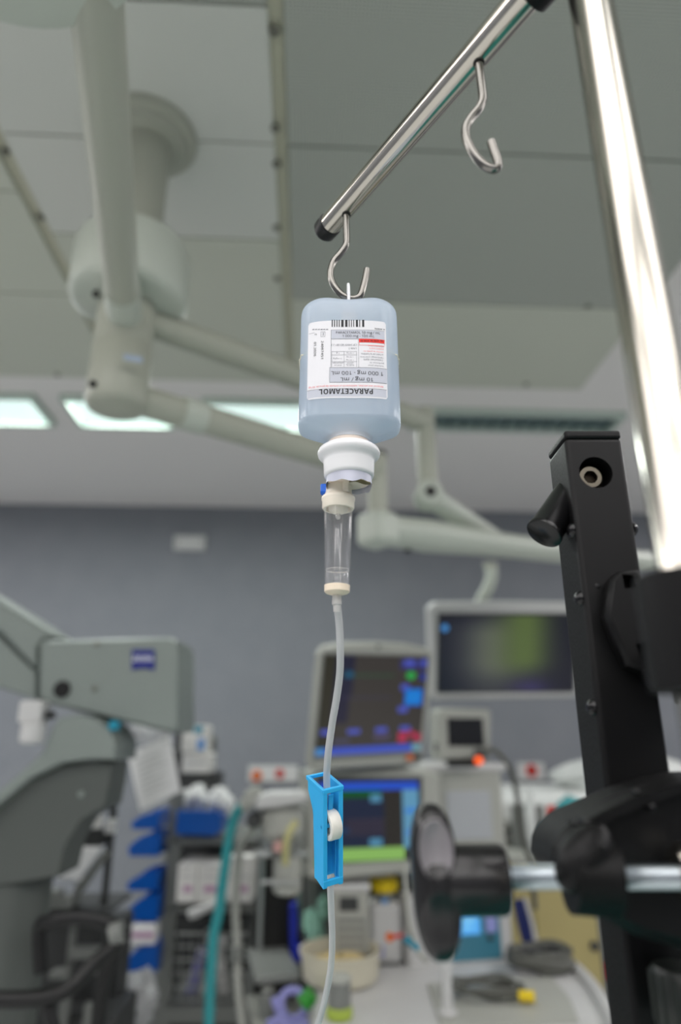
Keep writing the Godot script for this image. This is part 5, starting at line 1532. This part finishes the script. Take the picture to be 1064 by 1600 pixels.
func bottle() -> void:
	var neck := PF(546, 690, BF)
	var o := thing("infusion_bottle", "half-full translucent plastic infusion bottle with an upside-down printed label, hung on a hook", "bottle", neck, -yaw)
	bt = gx(o)
	var hh := func(py: float) -> float: return PF(546, py, BF).y - neck.y
	BA = (LP(bt, 625, 640, 0.0).x - LP(bt, 467.5, 640, 0.0).x) / 2
	var A := BA
	# sections: height, half width, half depth, squareness, how much of the dented top it has
	var secs := []
	var T: float = hh.call(474.0) - 0.003
	var S: float = hh.call(654.0)
	for q in [[-0.001, 0.0135, 0.0135, 2.0], [0.00098, 0.0142, 0.0137, 2.05], [0.00197, 0.0168, 0.0143, 2.1], [0.00312, 0.0205, 0.0150, 2.2], [0.00426, 0.0238, 0.0157, 2.35], [0.00541, 0.0267, 0.0164, 2.5], [0.00656, 0.0291, 0.0171, 2.75], [0.00754, 0.0307, 0.0177, 3.0], [0.00836, 0.0316, 0.0181, 3.2], [0.00918, 0.0321, 0.0184, 3.3], [0.01033, A, BB, BN]]:
		secs.append([q[0], minf(q[1], A), q[2], q[3], 0.0])
	for k in 14:
		var y := lerpf(0.015, T - 0.013, k / 13.0)
		secs.append([y, A - 0.0004 * k / 13.0, BB, BN, 0.0])
	for k in 12:
		var an := (k + 1) / 12.0 * PI / 2
		var y := T - 0.0115 + 0.0115 * sin(an)
		var c := cos(an)
		secs.append([y, A - 0.0005 - (1.0 - c) * 0.0135, maxf(0.0022, BB - (1.0 - c) * 0.0155), BN, sin(an)])
	var skin := put(o, "skin", bottle_rings(-1, 1, 0.0, secs).mesh(), M.bottle_skin, bt)
	skin.set_meta("label", "milky blue plastic skin")
	var level: float = hh.call(570.0)
	var ls := secs.filter(func(s): return s[0] < level - 0.0005)
	ls.append([level, A - 0.0002, BB, BN, 0.0])
	put(o, "liquid", bottle_rings(0.0, 1, 0.0011, ls).mesh(), M.bottle_liquid, bt)
	# crinkled ring where the liquid stands
	var ring := []
	for k in 97:
		var an := TAU * k / 96
		var c := cos(an)
		var e := sin(an)
		ring.append(Vector3(signf(c) * pow(absf(c), 2.0 / BN) * (A - 0.0001), level + 0.0003 * sin(k * 2.3) + 0.0014 * pow(absf(c), 6.0) * sin(k * 1.1), signf(e) * pow(absf(e), 2.0 / BN) * (BB - 0.0013)))
	put(o, "liquid_rim", mtube(ring, 0.0006, 8, false).mesh(), M.meniscus, bt)
	# web and hanging loop on top
	var tp := T - 0.002
	put(o, "hanger_web", rbox(Vector3(0.010, 0.016, 0.004), 0.0018, 2), M.milky_neck, bt * Transform3D(Basis(), Vector3(0, T - 0.0115, 0)))
	var l0 := LP(bt, 546, 474, 0.0)
	var l1 := LP(bt, 544, 448, 0.0)
	var lw := 0.0095
	tube_at(o, "hanging_loop", [bt * Vector3(0.0, tp, lw * 0.6), bt * Vector3(-0.0002, l1.y - 0.006, lw * 0.62), bt * Vector3(l1.x, l1.y - 0.001, lw * 0.4), bt * Vector3(l1.x, l1.y, 0), bt * Vector3(l1.x, l1.y - 0.001, -lw * 0.4), bt * Vector3(-0.0002, l1.y - 0.006, -lw * 0.62), bt * Vector3(0, tp, -lw * 0.6)], 0.00105, M.milky, 8, 12)
	# cap
	var cx := LP(bt, 545, 700, 0.0).x
	var cy := func(py: float) -> float: return PF(545, py, BF).y - neck.y
	var y1: float = cy.call(702.0)
	var y2: float = cy.call(723.0)
	var y3: float = cy.call(747.0)
	var y4: float = cy.call(759.0)
	put(o, "neck", lathe([Vector2(0.0128, y1 - 0.001), Vector2(0.0128, 0.004), Vector2(0.0118, 0.0075), Vector2(0.009, 0.0095), Vector2(0, 0.0105)], 40), M.milky_neck, bt * Transform3D(Basis(), Vector3(cx, 0, 0)))
	var cap := put(o, "cap", lathe([Vector2(0, y1 + 0.0005), Vector2(0.0140, y1 + 0.0005), Vector2(0.0168, y1 + 0.0002), Vector2(0.0186, y1 - 0.0012), Vector2(0.0194, y1 - 0.0032), Vector2(0.0190, y1 - 0.0050), Vector2(0.0178, y1 - 0.0064), Vector2(0.0162, y1 - 0.0074), Vector2(0.0157, y2 - 0.0006), Vector2(0.0154, y3 + 0.002), Vector2(0.0150, y3 + 0.0006), Vector2(0.0138, y3), Vector2(0, y3)], 56, 50.0), M.milky, bt * Transform3D(Basis(), Vector3(cx, 0, 0)))
	# torn foil skirt under the cap
	var foil := grid(72, 6, func(u: float, v: float) -> Vector3:
		var th := u * TAU
		var edge := y4 - 0.0008 + 0.0009 * sin(th * 3.0) + 0.0006 * sin(th * 7.0 + 1.0)
		var r := 0.0138 + 0.0004 * sin(th * 5.0) * v
		return Vector3(cos(th) * r, lerpf(y3 + 0.0005, edge, v), sin(th) * r))
	put(cap, "foil_skirt", foil.mesh(), M.foil, bt * Transform3D(Basis(), Vector3(cx, 0, 0)))
	put(cap, "foil_flap", sheet(10, 4, 0.0003, func(u: float, v: float) -> Vector3: return Vector3(lerpf(0.0, 0.0128, u), y4 - 0.0002 + 0.0007 * sin(u * 6.0), lerpf(0.006, 0.013, v) * sqrt(maxf(0.05, 1.0 - u * u * 0.7)))).mesh(), M.foil_edge, bt * Transform3D(Basis(), Vector3(cx, 0, 0)))
	put(cap, "septum", lathe([Vector2(0, y4 + 0.002), Vector2(0.0128, y4 + 0.002), Vector2(0.0130, y4 + 0.005)], 32), M.milky_neck, bt * Transform3D(Basis(), Vector3(cx, 0, 0)))
	# label
	var lb := put(o, "label", patch(481, 501, 604, 622, 0.00018, 0.0016).mesh(), M.label_white, bt)
	for q in [[517.5, 516, 600.5, 530], [515, 574.5, 604, 597.5], [480.8, 607.5, 603.5, 619.6]]:
		put(lb, "printed_panel", patch(q[0], q[1], q[2], q[3], 0.00026).mesh(), M.label_grey, bt)
	var rule := MB.new()
	for q in [[517.3, 515.6, 600.6, 516.0], [517.3, 529.6, 600.6, 530.0], [517.0, 516, 517.5, 575], [560, 530, 560.4, 574.5], [515, 574.4, 604, 574.9], [515, 597.3, 604, 597.8], [514.8, 574.5, 515.3, 597.5], [480.6, 607.2, 603.8, 607.7], [518.5, 549.3, 557.5, 549.7], [518.5, 554.8, 557.5, 555.2], [518.5, 565.2, 557.5, 565.6], [518.2, 549.3, 518.6, 573.5], [537.4, 549.3, 537.8, 573.5], [557.0, 549.3, 557.4, 573.5], [501.5, 518.6, 508, 519.0], [501.5, 526.2, 508, 526.6], [501.4, 518.6, 501.8, 526.5], [507.7, 518.6, 508.1, 526.5], [483, 521, 492, 521.4]]:
		patch(q[0], q[1], q[2], q[3], 0.00034, 0.0, rule)
	put(lb, "printed_rules", rule.mesh(), M.ink_soft, bt)
	var bars := MB.new()
	for q in [[518.3, 1.6], [522, 1.4], [525.8, 1.4], [529.3, 1.4], [533.2, 3.6], [539.3, 3.6], [545, 1.2], [548.5, 1.2], [552, 1.2], [556, 3.2], [561.3, 1.3], [565.8, 3.2]]:
		patch(q[0], 500.2 if q[1] < 9 else 500.0, q[0] + q[1], 511.2, 0.00036, 0.0, bars)
	put(lb, "barcode", bars.mesh(), M.ink, bt)
	var ink := MB.new()
	words(ink, "PARACETAMOL 10 mg / mL", 559.5, 520.6, 69, 5.0, 0.0004)
	words(ink, "1 000 mg - 100 mL", 560, 526.0, 50, 4.8, 0.0004)
	words(ink, "1 000 mg - 100 mL", 558, 582.3, 81, 7.6, 0.0004, PI)
	words(ink, "10 mg / mL", 557.5, 592.2, 51, 7.6, 0.0004, PI)
	words(ink, "PARACETAMOL", 540.5, 611.8, 84, 8.0, 0.0004, PI, true)
	words(ink, "24087451", 503.6, 547, 28, 3.6, 0.0004, -PI / 2)
	words(ink, "01.2026", 492.4, 546, 22, 3.4, 0.0004, -PI / 2)
	words(ink, "B. BRAUN", 593, 514.6, 15, 1.8, 0.0004, PI, true)
	put(lb, "printed_words", ink.mesh(), M.ink, bt)
	var soft := MB.new()
	words(soft, "CIP 34009 583 081 2 2", 537.5, 539.4, 40, 3.0, 0.0004, PI)
	words(soft, "Liste I", 551, 545, 12, 3.0, 0.0004, PI)
	words(soft, "Poids du", 547, 571.0, 12, 2.6, 0.0004, PI)
	words(soft, "patient", 547, 567.6, 10, 2.4, 0.0004, PI)
	words(soft, "Dose par", 527.5, 571.0, 12, 2.6, 0.0004, PI)
	words(soft, "administration", 528, 567.6, 17, 2.4, 0.0004, PI)
	words(soft, "> 33 kg", 547, 562.8, 12, 2.6, 0.0004, PI)
	words(soft, "< 50 kg", 547, 558.0, 11, 2.6, 0.0004, PI)
	words(soft, "15 mg/kg", 527.5, 560.4, 14, 2.8, 0.0004, PI)
	words(soft, "> 50 kg", 547, 552.0, 11, 2.6, 0.0004, PI)
	words(soft, "1 g", 528, 552.0, 5, 2.8, 0.0004, PI)
	words(soft, "Solution pour", 587, 571.6, 24, 2.9, 0.0004, PI)
	words(soft, "perfusion IV", 588.5, 567.2, 22, 2.9, 0.0004, PI)
	words(soft, "Conserver dans", 583, 562.6, 30, 2.9, 0.0004, PI)
	words(soft, "l'emballage extérieur,", 580.5, 558.2, 36, 2.9, 0.0004, PI)
	words(soft, "à l'abri de la lumière.", 581, 553.8, 35, 2.9, 0.0004, PI)
	words(soft, "E", 504.8, 522.6, 2.4, 4.0, 0.0004, PI)
	words(soft, "fp", 493.5, 522.8, 3.6, 3.0, 0.0004, PI)
	for k in 6:
		patch(488.5 + k * 4.2, 514.6, 488.5 + k * 4.2 + 3.1, 515.6, 0.0004, 0.0, soft)
	put(lb, "printed_small_words", soft.mesh(), M.ink_soft, bt)
	var red := patch(560.8, 529.9, 600.5, 535.6, 0.00034)
	put(lb, "printed_red_bar", red.mesh(), M.ink_red, bt)
	var pink := MB.new()
	words(pink, "Réservé aux adultes, adolescents et enfants de plus de 33 kg", 540.5, 603.0, 116, 3.6, 0.0004, PI)
	words(pink, "Vérifier le poids du", 583.5, 549.4, 31, 2.8, 0.0004, PI)
	words(pink, "patient avant", 588, 545.0, 22, 2.8, 0.0004, PI)
	words(pink, "administration", 587.5, 541.2, 24, 2.8, 0.0004, PI)
	for q in [[560.9, 539.6, 600.4, 540.1], [560.9, 535, 561.4, 540], [600.0, 535, 600.5, 540]]:
		patch(q[0], q[1], q[2], q[3], 0.00034, 0.0, pink)
	put(lb, "printed_red_words", pink.mesh(), M.ink_pink, bt)
	var onred := MB.new()
	for k in 7:
		patch(563.5 + k * 5.1, 532.2, 563.5 + k * 5.1 + [3.4, 4.2, 2.6, 3.8, 4.4, 2.8, 3.6][k], 533.8, 0.0004, 0.0, onred)
	put(lb, "printed_bar_words", onred.mesh(), mat("ink_dark_red", Color(0.55, 0.05, 0.05), 0.6), bt)

# ---------------------------------------------------------------- drip chamber, tubing and roller clamp
func line() -> void:
	var LF := 0.385
	var top := PF(529, 757, LF)
	var o := thing("infusion_line", "clear drip chamber on its tubing with a blue roller clamp", "infusion line", top, -yaw)
	var t := gx(o)
	var bottom := PF(526.5, 930, LF)
	var ax := (top - bottom).normalized()
	var xf := Transform3D(Basis(Quaternion(Vector3.UP, ax)), bottom)      # y along the chamber, 0 at its foot
	var on := func(py: float) -> float: return (PF(528, py, LF) - bottom).dot(ax)
	var y757: float = on.call(757.0)
	var y779: float = on.call(777.0)
	var y797: float = on.call(796.0)
	put(o, "spike", lathe([Vector2(0.0044, y757 - 0.002), Vector2(0.0044, y757 + 0.004), Vector2(0.003, y757 + 0.009)], 24), M.cream, xf)
	var sp := put(o, "spike_cap", lathe([Vector2(0, y757), Vector2(0.0070, y757), Vector2(0.0080, y757 - 0.0012), Vector2(0.0084, y779 + 0.002), Vector2(0.0086, y779 + 0.001), Vector2(0.0100, y779), Vector2(0.0104, y779 - 0.0010), Vector2(0.0103, y779 - 0.002), Vector2(0.0099, y779 - 0.003), Vector2(0.0099, y797 + 0.0010), Vector2(0.0093, y797), Vector2(0.0080, y797), Vector2(0.0080, y797 + 0.003), Vector2(0, y797 + 0.003)], 48, 50.0), M.cream, xf)
	put(sp, "grip_rib", mrbox(Vector3(0.004, 0.008, 0.017), 0.001, 2).mesh(), M.cream, xf * Transform3D(Basis(), Vector3(0.004, y757 - 0.0035, 0)))
	put(sp, "blue_vent", rbox(Vector3(0.0050, 0.0062, 0.006), 0.0012, 2), M.vent_blue, Transform3D(Basis(Vector3.UP, -yaw), PF(507, 765, LF)))
	put(o, "drip_chamber", lathe([Vector2(0.0074, 0.002), Vector2(0.0076, 0.006), Vector2(0.0080, y797 * 0.5), Vector2(0.0088, y797 + 0.002), Vector2(0.0082, y797 + 0.002), Vector2(0.0074, y797 * 0.5), Vector2(0.0070, 0.006), Vector2(0.0069, 0.002)], 48), M.clear_wall, xf)
	put(o, "drop_nozzle", lathe([Vector2(0.0064, y797 + 0.0018), Vector2(0.0060, y797 - 0.0005), Vector2(0.004, y797 - 0.0022), Vector2(0.0016, y797 - 0.003), Vector2(0, y797 - 0.003)], 32), M.cream, xf)
	put(o, "drop", lathe([Vector2(0, y797 - 0.0065), Vector2(0.0010, y797 - 0.0062), Vector2(0.0017, y797 - 0.0050), Vector2(0.0014, y797 - 0.0036), Vector2(0.0008, y797 - 0.0028)], 20, 60.0), M.clear_part, xf)
	var wl: float = on.call(891.0)
	put(o, "chamber_water", lathe([Vector2(0, 0.006), Vector2(0.0068, 0.006), Vector2(0.0070, wl - 0.0004), Vector2(0.0072, wl + 0.0004), Vector2(0.0064, wl), Vector2(0, wl)], 40), M.water, xf)
	put(o, "water_rim", mtube(range(33).map(func(k): return Vector3(cos(TAU * k / 32) * 0.0069, wl, sin(TAU * k / 32) * 0.0069)), 0.00022, 6, false).mesh(), M.clear_part, xf)
	put(o, "filter_base", lathe([Vector2(0, 0.0005), Vector2(0.0030, 0.0), Vector2(0.0064, 0.0010), Vector2(0.0075, 0.0020), Vector2(0.0076, 0.0058), Vector2(0.0070, 0.0060), Vector2(0, 0.0060)], 40), M.peach, xf)
	put(o, "outlet", lathe([Vector2(0.0027, 0.001), Vector2(0.0030, -0.0056), Vector2(0.0027, -0.0057), Vector2(0.0022, -0.0062), Vector2(0.0020, -0.010), Vector2(0.0012, -0.010)], 28), M.clear_part, xf)
	# tubing
	var path := pts_f([[527, 938, 0.386], [527.5, 950, 0.388], [530, 975, 0.393], [531.5, 1010, 0.400], [531, 1050, 0.410], [526, 1090, 0.420], [519, 1130, 0.430], [513, 1175, 0.441], [510.5, 1210, 0.457], [511, 1240, 0.463], [513, 1290, 0.478], [516, 1340, 0.486], [516, 1375, 0.490], [517.5, 1420, 0.502], [519, 1465, 0.518], [517, 1510, 0.536], [509, 1555, 0.556], [497, 1600, 0.580], [478, 1650, 0.610]])
	tube_at(o, "tubing", path, 0.00225, M.tubing, 8, 18)
	tube_at(o, "tube_lumen", path.slice(1), 0.0010, M.water, 8, 10)
	# roller clamp, leaning along the tubing
	var c0 := PF(513, 1222, 0.459)
	var c1 := PF(513, 1374, 0.481)
	var L := (c0 - c1).length()
	var yv := (c0 - c1).normalized()
	var zf := -fh.rotated(Vector3.UP, deg_to_rad(26.0))
	zf = (zf - yv * zf.dot(yv)).normalized()
	var cb := Basis(yv.cross(zf).normalized(), yv, zf)
	var mid := PF(512.5, 1300, 0.470)
	var cf := Transform3D(cb, mid)
	var W := 0.0142
	var D := 0.0135
	var body := MB.new()
	# side walls: wider at the top, seen as an outline in depth and height
	var wall := [Vector2(D / 2, L / 2), Vector2(D / 2, -L / 2), Vector2(-D / 2 + 0.001, -L / 2 + 0.0015), Vector2(-D / 2, L * 0.10), Vector2(-D / 2 - 0.0015, L * 0.20), Vector2(-D / 2 - 0.0085, L * 0.36), Vector2(-D / 2 - 0.0090, L / 2 - 0.001), Vector2(-D / 2 - 0.0090, L / 2)]
	var tw := 0.0016
	for s in [-1.0, 1.0]:
		body.join(mprism(wall, tw, 0.0003), Transform3D(Basis(Vector3(0, 0, 1), Vector3(0, 1, 0), Vector3(-1, 0, 0)), Vector3(s * (W / 2 - tw / 2) - tw / 2, 0, 0)))
	# front rails either side of the slot, cross bars at both ends, back plate
	for s in [-1.0, 1.0]:
		body.join(mrbox(Vector3(0.0030, L, 0.0016), 0.0004), Transform3D(Basis(), Vector3(s * (W / 2 - 0.0015), 0, D / 2)))
	body.join(mrbox(Vector3(W, 0.0028, 0.0022), 0.0004), Transform3D(Basis(), Vector3(0, L / 2 - 0.0014, D / 2)))
	body.join(mrbox(Vector3(W, 0.0040, 0.0020), 0.0004), Transform3D(Basis(), Vector3(0, -L / 2 + 0.0030, D / 2)))
	body.join(mrbox(Vector3(W + 0.0012, 0.0022, 0.0020), 0.0004), Transform3D(Basis(), Vector3(0, L / 2 - 0.0011, -D / 2 - 0.0095)))
	for s in [-1.0, 1.0]:
		body.join(mrbox(Vector3(0.0022, 0.0026, D + 0.0115), 0.0004), Transform3D(Basis(), Vector3(s * (W / 2 - 0.0006), L / 2 - 0.0013, -0.005)))
		body.join(mrbox(Vector3(0.0010, L * 0.62, 0.0016), 0.0003), Transform3D(Basis(), Vector3(s * (W / 2 - 0.0022), -L * 0.16, 0.001)))
	body.join(mrbox(Vector3(W, L * 0.86, 0.0014), 0.0004), Transform3D(Basis(Vector3.RIGHT, -0.05), Vector3(0, -L * 0.06, -D / 2 + 0.0005)))
	body.join(mrbox(Vector3(0.0034, L * 0.22, 0.0012), 0.0003), Transform3D(Basis(Vector3.RIGHT, 0.12), Vector3(0.0002, L * 0.30, D / 2 - 0.0035)))
	var cl := put(o, "roller_clamp", body.mesh(), M.clamp_blue, cf)
	cl.set_meta("label", "sky blue clamp housing")
	var wy := L * 0.11
	put(cl, "roller", mlathe([Vector2(0.0060, -0.0037), Vector2(0.0086, -0.0037), Vector2(0.0091, -0.0031), Vector2(0.0091, 0.0031), Vector2(0.0086, 0.0037), Vector2(0.0060, 0.0037), Vector2(0.0056, 0.0018), Vector2(0, 0.0018)], 40).mesh(), M.roller_white, cf * Transform3D(Basis(Vector3.BACK, PI / 2), Vector3(0, wy, D / 2 - 0.0020)))
	put(cl, "roller_web", mlathe([Vector2(0, -0.0018), Vector2(0.0056, -0.0018), Vector2(0.0060, -0.0037)], 32).mesh(), M.roller_white, cf * Transform3D(Basis(Vector3.BACK, PI / 2), Vector3(0, wy, D / 2 - 0.0020)))
	put(cl, "axle", cyl(0.0014, W, 0.0003, 16), M.clamp_blue, cf * Transform3D(Basis(Vector3.BACK, PI / 2), Vector3(0, wy, D / 2 - 0.0020)))
